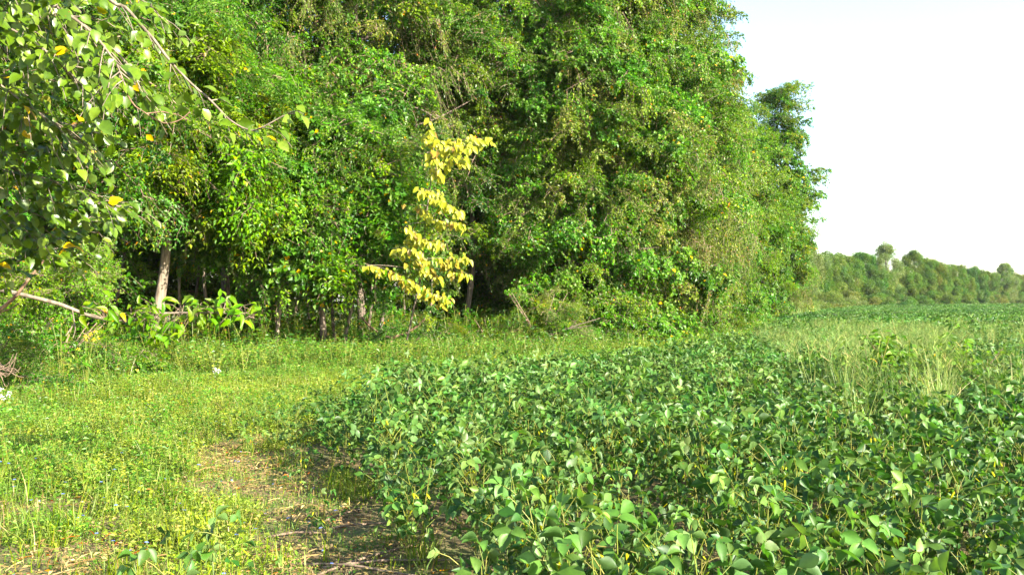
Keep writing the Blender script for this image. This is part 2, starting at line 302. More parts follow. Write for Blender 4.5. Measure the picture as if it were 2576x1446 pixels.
# behind them
bw = ['behind the overhanging leaves', 'above the bare pale trunk', 'right of the bare pale trunk', 'behind the rounded green tree', 'behind the yellow sapling', 'behind the dark recess right of the yellow sapling', 'behind the vine-draped trees', 'far back at the left', 'farthest back above the low branch', 'far back behind the greyish olive tree', 'far back behind the orange forked branch', 'far back under the left crowns']
for i, (px, d, h) in enumerate([(-100, 33, 18), (250, 35, 19), (480, 40, 19), (720, 41, 20), (1020, 42, 20), (1260, 41, 20), (1430, 44, 20), (60, 43, 20), (330, 47, 21), (1560, 50, 20), (1120, 50, 20), (620, 52, 20)]):
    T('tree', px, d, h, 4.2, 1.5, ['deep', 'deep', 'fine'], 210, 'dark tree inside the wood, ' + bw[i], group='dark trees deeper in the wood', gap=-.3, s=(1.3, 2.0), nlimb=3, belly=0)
# ---------------------------------------------------------------- far tree row along the far edge of the field
far_pts = [(2010, 135, 11.6, 4), (2050, 150, 9.6, 0), (2090, 158, 10.6, 1), (2130, 165, 10.4, 0), (2170, 172, 11.2, 2), (2228, 180, 13.6, 4), (2205, 178, 8, 1), (2265, 186, 8.5, 0),
 (2300, 192, 12.6, 0), (2340, 200, 11.5, 3), (2372, 208, 10.4, 0), (2405, 216, 10.8, 0), (2440, 225, 10.2, 2), (2470, 235, 9.8, 0), (2500, 246, 9.4, 1), (2528, 258, 13.0, 4), (2555, 270, 10.2, 3), (2590, 284, 9.9, 1), (2630, 300, 10, 0), (2680, 320, 10, 1)]
tone = ['green', 'yellowish olive', 'deep green', 'brownish', 'pale silvery']
for i, (px, d, h, k) in enumerate(far_pts):
    x0 = (px - 1288) / F * d; root = empty('far_tree', (x0, d, 0)); nm = ['first', 'second', 'third', 'fourth', 'fifth', 'sixth', 'seventh', 'eighth', 'ninth', 'tenth', 'eleventh', 'twelfth', 'thirteenth', 'fourteenth', 'fifteenth', 'sixteenth', 'seventeenth', 'eighteenth', 'nineteenth', 'twentieth'][i]
    tag(root, ('tall airy pale tree rising above the far row, %s along it from the near wood' if h > 12.8 else '%s' % tone[k] + ' tree of the far row, %s along it from the near wood') % nm, 'tree', 'far row of trees beyond the field')
    mb = MB(); tube(mb, [(0, 0, 0), (.2, 0, h * .5), (0, .1, h * .9)], .3, .08, 6); link('trunk', mb.mesh('trunk', [BARKL]), root)
    r = 3.2 if h < 12.8 else 2.4
    for j in range(115 if h < 12.8 else 110):
        t = R.random(); z = (.04 + .96 * t) * h; lob = 1 + .75 * noise.noise(Vector((i * 3.1, math.cos(j) * 2, z * .35)))
        rr = r * min(1, (1 - t) / .4 + .12) ** .6 * lob * (1 if h < 12.8 or t > .3 else .85)
        a = R.uniform(math.pi, 2 * math.pi) if R.random() < .75 else R.uniform(0, math.pi)
        link('leaf_clump', R.choice(CO[0 if k == 3 and R.random() < .5 else k if R.random() < .75 else R.choice([0, 0, 2])]), root, orient(Vector((math.cos(a) * rr, math.sin(a) * rr * .8, z * .93)), R.uniform(0, 6.3), R.gauss(0, .9), R.gauss(0, .9), R.uniform(.4, .95)))
# brush at the foot of the far row
for i, (px, d, h, k) in enumerate([(1985, 105, 3.6, 0), (2035, 118, 4.2, 3), (2075, 130, 3.4, 1), (2110, 137, 3.2, 4), (2150, 142, 4.4, 3), (2195, 150, 4, 0), (2250, 157, 4.4, 2), (2305, 164, 3.6, 2), (2365, 180, 4, 0), (2425, 196, 3.6, 0), (2500, 228, 4, 3), (2560, 246, 3.6, 1)]):
    x0 = (px - 1288) / F * d; root = empty('far_bush', (x0, d, 0)); nm = ['first', 'second', 'third', 'fourth', 'fifth', 'sixth', 'seventh', 'eighth', 'ninth', 'tenth', 'eleventh', 'last'][i]
    tag(root, '%s bush at the foot of the far trees, %s from the near wood' % (tone[k], nm), 'bush', 'bushes at the foot of the far trees')
    for j in range(26):
        a = R.uniform(0, 6.283); q = math.sqrt(R.random()) * 3.2
        link('leaf_clump', R.choice(CO[k]), root, orient(Vector((math.cos(a) * q * 1.3, math.sin(a) * q * .8, R.uniform(.1, 1) * h * (1 - q / 6))), R.uniform(0, 6.3), 0, 0, R.uniform(.4, .8)))
# ---------------------------------------------------------------- bushes at the foot of the near wood
def bush(px, d, r, h, kinds, n, label, s=(.35, .6), name='bush', sq=.7):
    x0 = (px - 1288) / F * d; root = empty(name, (x0, d, hgt(x0, d) - .02)); tag(root, label, 'bush', 'bushes at the foot of the wood')
    for j in range(n):
        a = R.uniform(0, 6.283); q = math.sqrt(R.random()); z = h * (1 - q * q * .75) * R.uniform(.25, .9)
        link('bough', R.choice(BO[R.choice(kinds)]), root, orient(Vector((math.cos(a) * r * q * .6, math.sin(a) * r * q * .6 * sq, z)), a + R.gauss(0, .4), R.gauss(.15, .35), R.gauss(0, .3), R.uniform(*s)))
    for j in range(5):
        a = R.uniform(0, 6.283); mb = MB(); tube(mb, [(0, 0, 0), (math.cos(a) * r * .2, math.sin(a) * r * .2, h * .4), (math.cos(a) * r * .5, math.sin(a) * r * .4, h * .8)], .025, .008, 5); link('stem', mb.mesh('stem', [TWIG]), root)
    return root
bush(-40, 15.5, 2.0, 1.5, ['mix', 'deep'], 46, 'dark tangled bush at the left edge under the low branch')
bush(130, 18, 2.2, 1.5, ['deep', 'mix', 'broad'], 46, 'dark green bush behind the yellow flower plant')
bush(275, 21.5, 1.2, .4, ['deep', 'broad'], 26, 'low dark bush left of the bare pale trunk')
bush(500, 23.5, 1.5, .35, ['broad', 'deep'], 30, 'low leafy bush right of the bare pale trunk')
bush(735, 24.5, 1.6, .35, ['broad', 'yg'], 34, 'low leafy bush at the foot of the thin pale trunks')
bush(905, 25.2, 1.2, .5, ['broad', 'deep'], 26, 'low bush left of the orange forked branch')
bush(1120, 27.5, 1.6, .9, ['broad', 'deep'], 36, 'dark leafy bush right of the orange forked branch')
bush(1010, 26.0, 1.1, .75, ['broad'], 16, 'low bush in front of the orange forked branch', s=(.3, .45))
bush(1235, 29.5, 1.4, 1.3, ['deep', 'fine'], 40, 'dark bush in the recess right of the yellow sapling')
bush(1360, 29.5, 2.2, 2.4, ['fine', 'yg', 'olive'], 60, 'rounded bush at the foot of the vine-draped trees, left of the arching shrub')
bush(1455, 31.0, 2.4, 1.7, ['broad', 'deep'], 56, 'arching blue-green shrub with a dead grey branch lying in it')
bush(1570, 34.5, 2.0, 3.2, ['fine', 'deep'], 56, 'dense bush between the arching shrub and the leaning orange stems')
bush(1690, 38.5, 2.4, 2.6, ['broad', 'fine', 'deep'], 56, 'bush over the leaning orange stems')
bush(1790, 41.5, 2.1, 2.8, ['yg', 'fine'], 60, 'bright yellow-green bush near the right end of the wood foot')
bush(1855, 50, 2.8, 2.8, ['fine', 'olive'], 60, 'bush beside the far corner of the wood')
bush(1905, 63, 3.0, 3.0, ['olive', 'fine'], 60, 'last bush where the wood meets the field', s=(.45, .8))
# ---------------------------------------------------------------- thin trunks standing in the shade
tr = [(40, 24, .10), (235, 26, .09), (465, 25.5, .06), (492, 28, .07), (560, 27, .05), (600, 30, .08), (690, 24.6, .075), (715, 28, .06), (777, 30, .06), (845, 26.5, .07), (872, 26, .07), (962, 27.4, .085), (925, 31, .07), (1010, 32, .05), (530, 33, .1), (655, 34, .09), (290, 31, .12), (745, 35, .1), (1075, 33, .06)]
w_ = ['grey', 'dark', 'pale', 'brown']
where = ['at the left edge', 'left of the bare pale trunk', 'just right of the bare pale trunk', 'second right of the bare pale trunk', 'third right of the bare pale trunk', 'deep in shade right of the bare pale trunk', 'under the left side of the rounded green tree', 'behind the pale stem under the rounded green tree', 'deep under the rounded green tree', 'left of the leaning pair under the yellow sapling', 'leaning, left of the orange forked branch', 'upright behind the orange forked branch', 'deep in shade left of the orange forked branch', 'slender, deep behind the orange forked branch', 'far back in the shade right of the bare trunk', 'far back in the shade under the rounded tree', 'thick, far back in the shade left of the bare trunk', 'far back, left of the leaning stem', 'slender, right of the orange forked branch']
for i, (px, d, r) in enumerate(tr):
    x0 = (px - 1288) / F * d; ln = R.uniform(-.3, .3) + (.5 if px in (872, 690) else 0); hh = R.uniform(5, 7); root = empty('young_tree', (x0, d, hgt(x0, d) - .03))
    tag(root, '%s thin tree trunk %s' % ('pale' if i % 4 == 2 else 'brown', where[i]), 'tree', 'thin trunks in the shade of the wood')
    mb = MB(); tube(mb, [(ln * (z / 4) ** 1.3 + (.06 + .04 * (i % 3)) * math.sin(z * 1.4 + i), .04 * math.cos(z * 3), z) for z in np.linspace(0, hh, 10)], r * .8, r * .3, 8, 0, .04); link('trunk', mb.mesh('trunk', [BARKL if i % 4 == 2 else BARK], True), root)
    for j in range(10):
        a = R.uniform(0, 6.3); z = R.uniform(2.9, hh) if j < 9 else R.uniform(.8, 2); link('bough', R.choice(BO[R.choice(['deep', 'broad', 'mix'])]), root, orient(Vector((ln * (z / 4) ** 1.3, 0, z)), a, R.gauss(.1, .25), 0, R.uniform(.45, .8)))
# ---------------------------------------------------------------- leafy branches built leaf by leaf
NEARL = [tmpl_leaf(6, c, f, sh, wv) for c, f, sh, wv in [(.15, .10, 'ovate', .01), (.35, .14, 'ovate', .015), (-.08, .2, 'ovate', .01), (.22, .05, 'round', .02), (.45, .2, 'round', .01), (.1, .3, 'ovate', .02)]]
def leafmeshes(mat, L, Wd, extra=TWIG):
    out = []
    for k, tmp in enumerate(NEARL):
        for t in (.15, .5, .85):
            mb = MB(); put_leaves(mb, [(0, 0, 0)], [(1, 0, 0)], [(0, 0, 1)], L * R.uniform(.85, 1.15), Wd * R.uniform(.85, 1.15), tmp, 0, np.array([t + R.uniform(-.14, .08)])); out.append(mb.mesh('leaf', [mat], True))
    mb = MB(); put_leaves(mb, [(0, 0, 0)], [(1, 0, 0)], [(0, 0, 1)], L, Wd, NEARL[1], 0, np.array([.995])); out.append(mb.mesh('leaf', [mat], True))
    return out
def frame(p, d, n, s):
    d = Vector(d).normalized(); b = Vector(n).cross(d).normalized(); n = d.cross(b)
    return Matrix(((d.x * s, b.x * s, n.x * s, p[0]), (d.y * s, b.y * s, n.y * s, p[1]), (d.z * s, b.z * s, n.z * s, p[2]), (0, 0, 0, 1)))
def branch(mb, pts, r0, r1, n=6, sm=3):
    P = [Vector(p) for p in pts]; out = []
    for i in range(len(P) - 1):
        a, b, c, d = P[max(0, i - 1)], P[i], P[i + 1], P[min(len(P) - 1, i + 2)]
        for k in range(sm):
            t = k / sm; out.append(.5 * ((2 * b) + (c - a) * t + (2 * a - 5 * b + 4 * c - d) * t * t + (3 * b - a - 3 * c + d) * t ** 3))
    out.append(P[-1]); tube(mb, out, r0, r1, n, 0, .06); return out
def sprays(path, mb, every, tl, per, jit=.03, up=0.1, droop=.4, side=1.0):
    """twigs off a branch path, leaves off the twigs: list of (pos, dir)"""
    res = []; acc = 0; sg = 1
    for i in range(len(path) - 1):
        acc += (path[i + 1] - path[i]).length
        while acc > every:
            acc -= every; sg = -sg; fw = (path[i + 1] - path[i]).normalized(); sd = fw.cross(Vector((0, 0, 1))).normalized() * sg
            d = (fw * R.uniform(.4, 1) + sd * side * R.uniform(.5, 1.2) + Vector((0, 0, R.gauss(up, .35)))).normalized(); L = tl * R.uniform(.5, 1.3)
            q = [path[i] + d * L * s - Vector((0, 0, droop * L * s * s)) for s in (0, .35, .7, 1)]; tube(mb, q, .004 if tl < .5 else .008, .0015, 4, 0)
            for k in range(per):
                s = (k + .6) / per; c = min(2, int(s * 3)); p = q[c].lerp(q[c + 1], min(1, s * 3 - c)); s2 = -1 if k % 2 else 1
                f2 = (q[c + 1] - q[c]).normalized(); sd2 = f2.cross(Vector((0, 0, 1))).normalized() * s2
                res.append((p + Vector((R.gauss(0, jit), R.gauss(0, jit), R.gauss(0, jit))), f2 * .7 + sd2 * .8 + Vector((R.gauss(0, .3), R.gauss(0, .3), R.gauss(-.45, .4)))))
    return res
def leafed(root, items, meshes, mat, Ls, Wr, cap=300, nm='leaf', nbias=(.25, -.45, .8), nj=.4, mn=.7, mx=1.3):
    items = sorted(items, key=lambda q: q[0].length)
    base = root.location
    rest = items[cap:]
    for p, d in items[:cap]:
        link(nm, R.choice(meshes[:-1]) if R.random() < .985 else meshes[-1], root, frame(p, d, (nbias[0] + R.gauss(0, nj), nbias[1] + R.gauss(0, nj), nbias[2] + R.gauss(0, nj * .6)), R.uniform(mn, mx)))
    if rest:
        mb = MB(); P = np.array([tuple(q[0]) for q in rest]); D = np.array([tuple(q[1]) for q in rest]); n = len(P)
        third = G.integers(0, len(NEARL), n); N = np.array(nbias) + G.normal(0, nj, (n, 3)); LL = Ls * G.uniform(mn, mx, n)
        for k in range(len(NEARL)):
            m = third == k; put_leaves(mb, P[m], D[m], N[m], LL[m], LL[m] * Wr, tmpl_leaf(4, .2, .12, 'ovate' if k < 3 else 'round'))
        o = link('leaves', mb.mesh('leaves', [mat], True), root); o['kind'] = 'stuff'
# overhanging tree whose leafy branches reach in at the top left; its trunk stands outside the frame
root = empty('overhanging_tree', (-4.6, 3.2, 0)); tag(root, 'near tree at the top left with big leaves on long drooping grey twigs', 'tree')
OB = Vector(root.location); mb = MB(); tube(mb, [(0, 0, -.05), (.05, 0, .2), (.1, .1, 1.5), (0, .2, 3), (.2, .4, 5), (.5, .7, 7)], .17, .06, 10, 0, .04); link('trunk', mb.mesh('trunk', [BARK], True), root)
def A(px, py, d): return at(px, py, d) - OB
stems = [[A(-300, -260, 4.2), A(20, -110, 4.4), A(115, 0, 4.5), A(150, 22, 4.5), A(225, 78, 4.5), A(270, 132, 4.5), A(290, 160, 4.5), A(312, 215, 4.45)],
         [A(0, -260, 4.6), A(200, -90, 4.8), A(275, 0, 4.8), A(310, 15, 4.8), A(350, 60, 4.8), A(385, 100, 4.8), A(415, 140, 4.8), A(450, 180, 4.8), A(485, 215, 4.8), A(528, 252, 4.8), A(575, 300, 4.8), A(620, 325, 4.8), A(645, 325, 4.8), A(685, 305, 4.8), A(720, 287, 4.8), A(762, 285, 4.8)],
         [A(290, 160, 4.5), A(312, 225, 4.5), A(332, 260, 4.5), A(350, 275, 4.5), A(400, 305, 4.5), A(425, 309, 4.5), A(455, 298, 4.5), A(475, 280, 4.5)],
         [A(-400, 250, 5.2), A(-150, 190, 5.2), A(0, 205, 5.2), A(80, 195, 5.2)],
         [A(-420, 430, 5.6), A(-180, 420, 5.6), A(0, 391, 5.6), A(75, 378, 5.6), A(170, 360, 5.6)],
         [A(-400, 620, 5.8), A(-150, 590, 5.8), A(32, 541, 5.8), A(125, 516, 5.8), A(225, 508, 5.8), A(300, 520, 5.8)],
         [A(-400, 760, 6.2), A(0, 672, 6.2), A(107, 623, 6.2), A(170, 586, 6.2), A(242, 546, 6.2)],
         [A(-350, -100, 4.6), A(-120, 10, 4.6), A(60, 90, 4.6), A(180, 190, 4.6), A(230, 250, 4.6)],
         [A(-350, 60, 5.0), A(-100, 150, 5.0), A(60, 260, 5.0), A(150, 320, 5.0)],
         [A(-300, -200, 5.0), A(0, -60, 5.0), A(180, 40, 5.1), A(300, 140, 5.1), A(350, 220, 5.1)], [A(-300, -60, 5.2), A(0, 30, 5.2), A(150, 110, 5.2), A(260, 230, 5.2)],
         [A(-400, 180, 5.4), A(-100, 260, 5.4), A(120, 300, 5.4), A(260, 340, 5.4)], [A(-100, -300, 5.3), A(150, -120, 5.3), A(330, -20, 5.3), A(420, 60, 5.3)],
         [A(-400, 330, 5.6), A(-100, 350, 5.6), A(60, 440, 5.6), A(180, 460, 5.6)], [A(-400, 520, 6), A(-120, 520, 6), A(60, 590, 6), A(180, 640, 6)]]
items = []
rr_ = [.012, .011, .004, .009, .009, .009, .009, .011, .010, .008, .008, .008, .008, .008, .008]
for i, st in enumerate(stems):
    mb = MB(); path = branch(mb, st, rr_[i], .003, 6)
    pr = [.04, .10, .34, .028, .028, .028, .028, .026, .028, .028, .026, .028, .04, .028, .028][i]
    items += sprays(path, mb, pr, .34 if i not in (1, 2) else .22, 6 if i not in (1, 2) else 4, .02)
    link('branch', mb.mesh('branch', [BARKL if i != 2 else REDB], True), root)
LM_NEAR = leafmeshes(M_NEAR, .062, .046)
leafed(root, [q for q in items], LM_NEAR, M_NEAR, .070, .74)
# low branch
root = empty('leaning_tree', (-6.2, 7.6, 0)); tag(root, 'tree off the left edge sending a long pale branch low to a leafy tip', 'tree')
OB = Vector(root.location); mb = MB(); tube(mb, [(0, 0, -.05), (.1, 0, .4), (.3, 0, 1.2), (.6, .1, 2.2), (.7, .1, 4.5)], .09, .04, 8, 0, .04); link('trunk', mb.mesh('trunk', [BARK], True), root)
mb = MB(); main = branch(mb, [A(-320, 690, 7.6), A(-120, 700, 7.7), A(0, 728, 7.8), A(27, 735, 7.8), A(60, 742, 7.8), A(150, 765, 7.9), A(215, 790, 8), A(292, 808, 8), A(350, 803, 8), A(400, 790, 8), A(440, 787, 8), A(500, 786, 8), A(560, 788, 8), A(640, 800, 8)], .024, .006, 8)
link('branch', mb.mesh('branch', [BARKL], True), root); items = []
for st in [[A(182, 778, 7.9), A(186, 800, 7.9), A(190, 828, 7.85), A(184, 850, 7.8)], [A(186, 815, 7.9), A(166, 845, 7.8)]]:
    mb = MB(); branch(mb, st, .006, .003, 5); link('twig', mb.mesh('twig', [BARKL], True), root)
def clus(px, py, d, n, w, h):
    for _ in range(int(n * 1.25)):
        p = A(px + R.gauss(0, w * 1.2), py + R.gauss(0, h), d + R.gauss(0, .18)); items.append((p, Vector((R.gauss(.2, .8), R.gauss(-.2, .5), R.gauss(-.4, .5)))))
for c in [(350, 800, 8, 26, 28, 18), (400, 815, 8, 24, 25, 22), (420, 840, 7.9, 10, 18, 8), (330, 780, 8, 10, 15, 8), (385, 765, 8, 10, 15, 8), (500, 800, 8, 22, 30, 12), (520, 765, 8, 10, 12, 10), (570, 780, 8, 22, 26, 14), (620, 785, 8, 18, 16, 12), (565, 750, 8, 9, 8, 8), (480, 765, 8, 12, 14, 8), (245, 770, 8, 10, 18, 14), (275, 800, 8, 12, 16, 14)]: clus(*c)
mb = MB()
for p, d in items:
    b = min(main[20:], key=lambda m: (m - p).length); tube(mb, [b, b.lerp(p, .5) + Vector((0, 0, .03)), p], .003, .0015, 3)
link('twigs', mb.mesh('twigs', [TWIG]), root)
leafed(root, items, leafmeshes(M_LIME, .105, .045), M_LIME, .105, .45)
# dead branch crossing at the far left
root = empty('dead_branch', A(-30, 800, 7) + OB - Vector((0, 0, 0))); OB = Vector(root.location); tag(root, 'bare brown dead branch slanting up across the left edge above the dead twigs', 'branch')
mb = MB(); branch(mb, [A(-420, 1290, 7.0), A(-200, 940, 7), A(-30, 800, 7), A(0, 779, 7), A(40, 744, 7), A(62, 715, 7), A(85, 685, 7), A(113, 650, 7)], .020, .009, 6); branch(mb, [A(-60, 825, 7), A(0, 787, 7), A(30, 775, 7), A(48, 763, 7)], .008, .004, 5)
link('stem', mb.mesh('stem', [REDB], True), root)
root = empty('dead_twigs', A(-60, 1010, 7.2) + OB); OB = Vector(root.location); tag(root, 'bundle of dry grey dead twigs fanning out at the left edge of the frame', 'twigs')
for i in range(16):
    mb = MB(); e = (R.uniform(-10, 62), R.uniform(880, 962)); dd = R.uniform(7, 7.5); branch(mb, [A(-90, 950 + R.gauss(0, 20), dd), A(-20, 930 + R.gauss(0, 15), dd), A(e[0] * .6, e[1] * .5 + 470 + R.gauss(0, 8), dd), A(*e, dd)], .005, .002, 4); link('twig', mb.mesh('twig', [TWIG], True), root)
# maple-like sapling over the dark gap at the left
root = empty('sapling', (at(-160, 800, 13.5).x, 13.5, 0)); tag(root, 'bright yellow-green leafy sapling hanging over the dark gap at the left', 'tree'); mb = MB(); tube(mb, [(0, 0, 0), (.05, 0, 1), (-.1, 0, 2.2), (0, 0, 3.2)], .035, .015, 7, 0, .04); link('trunk', mb.mesh('trunk', [BARK], True), root)
OB = Vector(root.location)
for j in range(150):
    px = R.uniform(-80, 300); lo = 790 - max(0, px - 150) * .45; py = R.uniform(610, lo); p = A(px, py, 13.5 + R.uniform(-.7, .9))
    link('bough', R.choice(BO['lime']), root, orient(p - Vector((.25, 0, 0)), R.gauss(-.6, .9), R.gauss(.25, .25), R.gauss(0, .3), R.uniform(.3, .5)))
# yellow-leaved sapling
YD = 23.2; root = empty('yellow_sapling', (at(1075, 850, YD).x, YD, 0)); OB = Vector(root.location); tag(root, 'slender sapling with large drooping bright yellow leaves in tiers against the dark recess', 'tree')
mb = MB(); trunk = branch(mb, [A(1020, 872, YD + .6), A(1040, 780, YD + .5), A(1060, 680, YD + .3), A(1070, 560, YD + .3), A(1085, 440, YD + .3), A(1090, 360, YD + .2), A(1078, 300, YD)], .03, .008, 7); link('trunk', mb.mesh('trunk', [BARK], True), root)
tiers = [((1088, 345), (1078, 305), 8, 8), ((1060, 345), (1110, 360), 14, 10), ((1120, 360), (1240, 348), 24, 9), ((1075, 385), (1190, 365), 24, 10), ((1075, 400), (1175, 400), 22, 12), ((1080, 425), (1115, 440), 14, 10), ((1050, 480), (1115, 490), 16, 9), ((1085, 500), (1160, 535), 22, 9), ((1100, 555), (1168, 568), 14, 6), ((1050, 520), (1095, 560), 14, 8), ((1020, 570), (1058, 600), 14, 9), ((1020, 605), (1115, 612), 22, 9), ((985, 625), (1060, 640), 20, 10), ((920, 668), (1000, 690), 18, 9), ((1020, 655), (1180, 655), 40, 15), ((1060, 680), (1110, 700), 16, 10), ((1120, 680), (1182, 692), 16, 6), ((1010, 705), (1080, 735), 24, 12), ((1060, 740), (1135, 757), 24, 10), ((1000, 690), (1030, 720), 10, 9)]
items = []
for (a, b, n, sp) in tiers:
    dd = YD + R.uniform(-.4, .25); pa = A(a[0], a[1], dd); pb_ = A(b[0], b[1], dd - .1); st = min(trunk, key=lambda m: (m - pa).length)
    mb = MB(); branch(mb, [st, pa.lerp(st, .4) + Vector((0, 0, .05)), pa, pa.lerp(pb_, .5) + Vector((0, 0, .06)), pb_], .012, .004, 5); link('branch', mb.mesh('branch', [BARKL], True), root)
    n = int(n * 2.1)
    for k in range(n):
        t = (k + R.random()) / n; p = pa.lerp(pb_, t) + Vector((0, R.gauss(0, .15), R.gauss(0, sp * .6 / F * YD)))
        items.append((p, Vector((R.gauss(.25, .45), R.gauss(-.35, .35), -.8))))
R.shuffle(items)
leafed(root, items, leafmeshes(M_LIME, .15, .08)[:4] + leafmeshes(M_GOLD, .18, .09), M_GOLD, .19, .55, nbias=(.35, -.8, .4), nj=.3)
for j in range(48): link('bough', R.choice(BO[R.choice(['yg', 'broad', 'deep'])]), root, orient(A(R.uniform(950, 1130), R.uniform(320, 830), YD + R.uniform(.2, .9)), R.uniform(0, 6), .2, 0, R.uniform(.25, .5)))
# orange forked branch, leaning orange stems, dead grey branch
def sticks(name, label, paths, mat, cat='branch', r=.04, sub='branch'):
    base = paths[0][0]; root = empty(name, base); tag(root, label, cat)
    for p in paths:
        mb = MB(); branch(mb, [Vector(q) - Vector(base) for q in p], r, r * .45, 7); link(sub, mb.mesh(sub, [mat], True), root)
    return root
sticks('forked_branch', 'smooth orange-brown branch forking in a wide V just above the weeds', [[at(985, 880, 25.4), at(987, 850, 25.4), at(1020, 838, 25.4), at(1056, 815, 25.3), at(1080, 785, 25.2), at(1086, 760, 25.4)], [at(985, 852, 25.4), at(962, 842, 25.4), at(930, 820, 25.4), at(912, 800, 25.7)]], REDB, r=.05)
sticks('leaning_saplings', 'orange-brown stems leaning right out of the dark gap at the wood foot', [[at(1648, 855, 38), at(1665, 830, 37.6), at(1700, 795, 37)], [at(1672, 855, 38), at(1690, 838, 37.6), at(1728, 800, 37)], [at(1780, 830, 38), at(1815, 800, 37.4)]], REDB, 'stems', .05, 'stem')
sticks('dead_grey_branch', 'dead grey branch lying in the arching shrub at the foot of the wood', [[at(1375, 842, 28.6), at(1420, 828, 28.6), at(1470, 812, 28.7), at(1510, 800, 28.8)], [at(1380, 845, 28.6), at(1430, 826, 28.6), at(1450, 805, 28.5)], [at(1420, 828, 28.6), at(1490, 818, 28.4)]], BARK, 'branch', .022)
sticks('fallen_limb', 'grey forking limb slanting through the dark recess above the yellow leaves', [[at(960, 345, 30.3), at(1010, 325, 30.3), at(1090, 300, 30.4), at(1150, 270, 30.9), at(1205, 240, 31.8)], [at(1040, 315, 30.3), at(990, 285, 30.2), at(950, 260, 30.2)], [at(1095, 298, 30.4), at(1060, 275, 30.2), at(1010, 262, 30.2)], [at(1000, 325, 30.3), at(1050, 350, 30), at(1075, 385, 30)]], BARK, 'branch', .035)
# bare twigs showing on the sunlit wall
for i, (px, py, d) in enumerate([(1700, 520, 36.6), (1730, 290, 36.8), (1840, 640, 54), (1610, 560, 34), (1530, 690, 33), (1800, 420, 47), (1640, 300, 36), (1700, 640, 37), (1860, 480, 55), (1500, 130, 31.6), (1560, 640, 33.4)]):
    b = at(px, py, d); ps = []
    for k in range(6):
        q = Vector((R.gauss(0, .7), -R.uniform(.1, .5), R.gauss(0, .5))); ps.append([b, b + q * .5 + Vector((0, -.2, .1)), b + q * 1.3])
    sticks('bare_twigs', ['bare grey twigs poking out of the greyish olive tree, middle height', 'bare grey twigs high in the greyish olive tree', 'bare twigs low on the light green wall near the field', 'bare twigs beside the olive tree, left of its middle', 'bare hanging twigs low in the wall above the dark gap', 'bare twigs on the light green shoulder tree', 'bare twigs left of the top of the olive tree', 'bare twigs low in the olive tree', 'bare twigs near the right end of the wall', 'bare twigs near the top of the vine-draped tree', 'bare twigs over the orange stems'][i], ps, BARKL, 'twigs', .014, 'twig')
# ---------------------------------------------------------------- soybean plants
SOYT = [tmpl_leaf(6, c, f, sh, wv) for c, f, sh, wv in [(.12, .12, 'ovate', .012), (.3, .16, 'ovate', .02), (-.06, .22, 'lance', .012), (.2, .05, 'ovate', .025), (.45, .3, 'ovate', .01), (-.15, .1, 'ovate', .02), (.25, .4, 'lance', .01)]]
def trifoliate(mb, base, az, el, pl, ls, tints=None, petiole=True, T_=None):
    """one compound leaf: petiole going out at az/el, three leaflets at its end"""
    d = Vector((math.cos(az) * math.cos(el), math.sin(az) * math.cos(el), math.sin(el))); tip = Vector(base) + d * pl
    if petiole: tube(mb, [base, Vector(base) + d * pl * .5 + Vector((0, 0, .01)), tip], .0022, .0014, 4, 1)
    out = Vector((math.cos(az), math.sin(az), 0)); til = R.gauss(.1, .55); rol = R.gauss(0, .62)
    X = (out * math.cos(til) - Vector((0, 0, math.sin(til)))).normalized(); Z = (Vector((0, 0, 1)) * math.cos(til) + out * math.sin(til)); Y = Z.cross(X)
    Z = (Z * math.cos(rol) + Y * math.sin(rol)).normalized(); Y = Z.cross(X)
    for k, (a, off, sc) in enumerate([(0, .25, 1.08), (1.25, .03, .95), (-1.25, .03, .95)]):
        dd = (X * math.cos(a) + Y * math.sin(a)); nn = (Z + Y * R.gauss(-.35 * a, .35) + X * R.gauss(0, .3)).normalized()
        dd = (dd - Z * R.gauss(.05, .42)).normalized(); p = tip + X * off * ls
        if k == 0 and petiole: tube(mb, [tip, p], .0014, .001, 3, 1)
        L_ = ls * sc * R.uniform(.85, 1.1)
        put_leaves(mb, [tuple(p)], [tuple(dd)], [tuple(nn)], L_, L_ * R.uniform(.52, .74), T_ or R.choice(SOYT), 0, np.array([R.uniform(0, .975) if tints is None else tints]))
M_SSTEM = leafmat('soy_stem', (.16, .20, .05), (.22, .25, .07), (.28, .28, .10), trans=.1, objv=.15)
TRI = []
for k in range(26):
    mb = MB(); trifoliate(mb, (0, 0, 0), 0, R.uniform(.5, 1.1), R.uniform(.10, .18), R.uniform(.056, .088), R.uniform(.05, .93) if k else .9); TRI.append(mb.mesh('leaf', [M_SOY, M_SSTEM], True))
PODT = (np.array([[0, 0, 0], [.2, .5, .1], [.2, -.5, .1], [.2, 0, -.25], [.75, .5, .12], [.75, -.5, .12], [.75, 0, -.2], [1, 0, 0], [.2, 0, .4], [.75, 0, .4]]),
        np.array([[0, 8, 1, 1], [0, 1, 3, 3], [0, 3, 2, 2], [0, 2, 8, 8], [1, 8, 9, 4], [8, 2, 5, 9], [3, 1, 4, 6], [2, 3, 6, 5], [4, 9, 7, 7], [9, 5, 7, 7], [6, 4, 7, 7], [5, 6, 7, 7]]))
def podmesh(mb, p, az, L=.05):
    V0, f0 = PODT; el = R.uniform(-1.4, -.6); d = np.array([math.cos(az) * math.cos(el), math.sin(az) * math.cos(el), math.sin(el)])
    put_leaves(mb, [tuple(p)], [d], [(math.cos(az), math.sin(az), .6)], L, .014, (V0 * np.array([1, 1, .22]), f0), 0, np.array([R.random()]))
PODS = []
for k in range(4): mb = MB(); podmesh(mb, (0, 0, 0), 0, R.uniform(.046, .062)); PODS.append(mb)
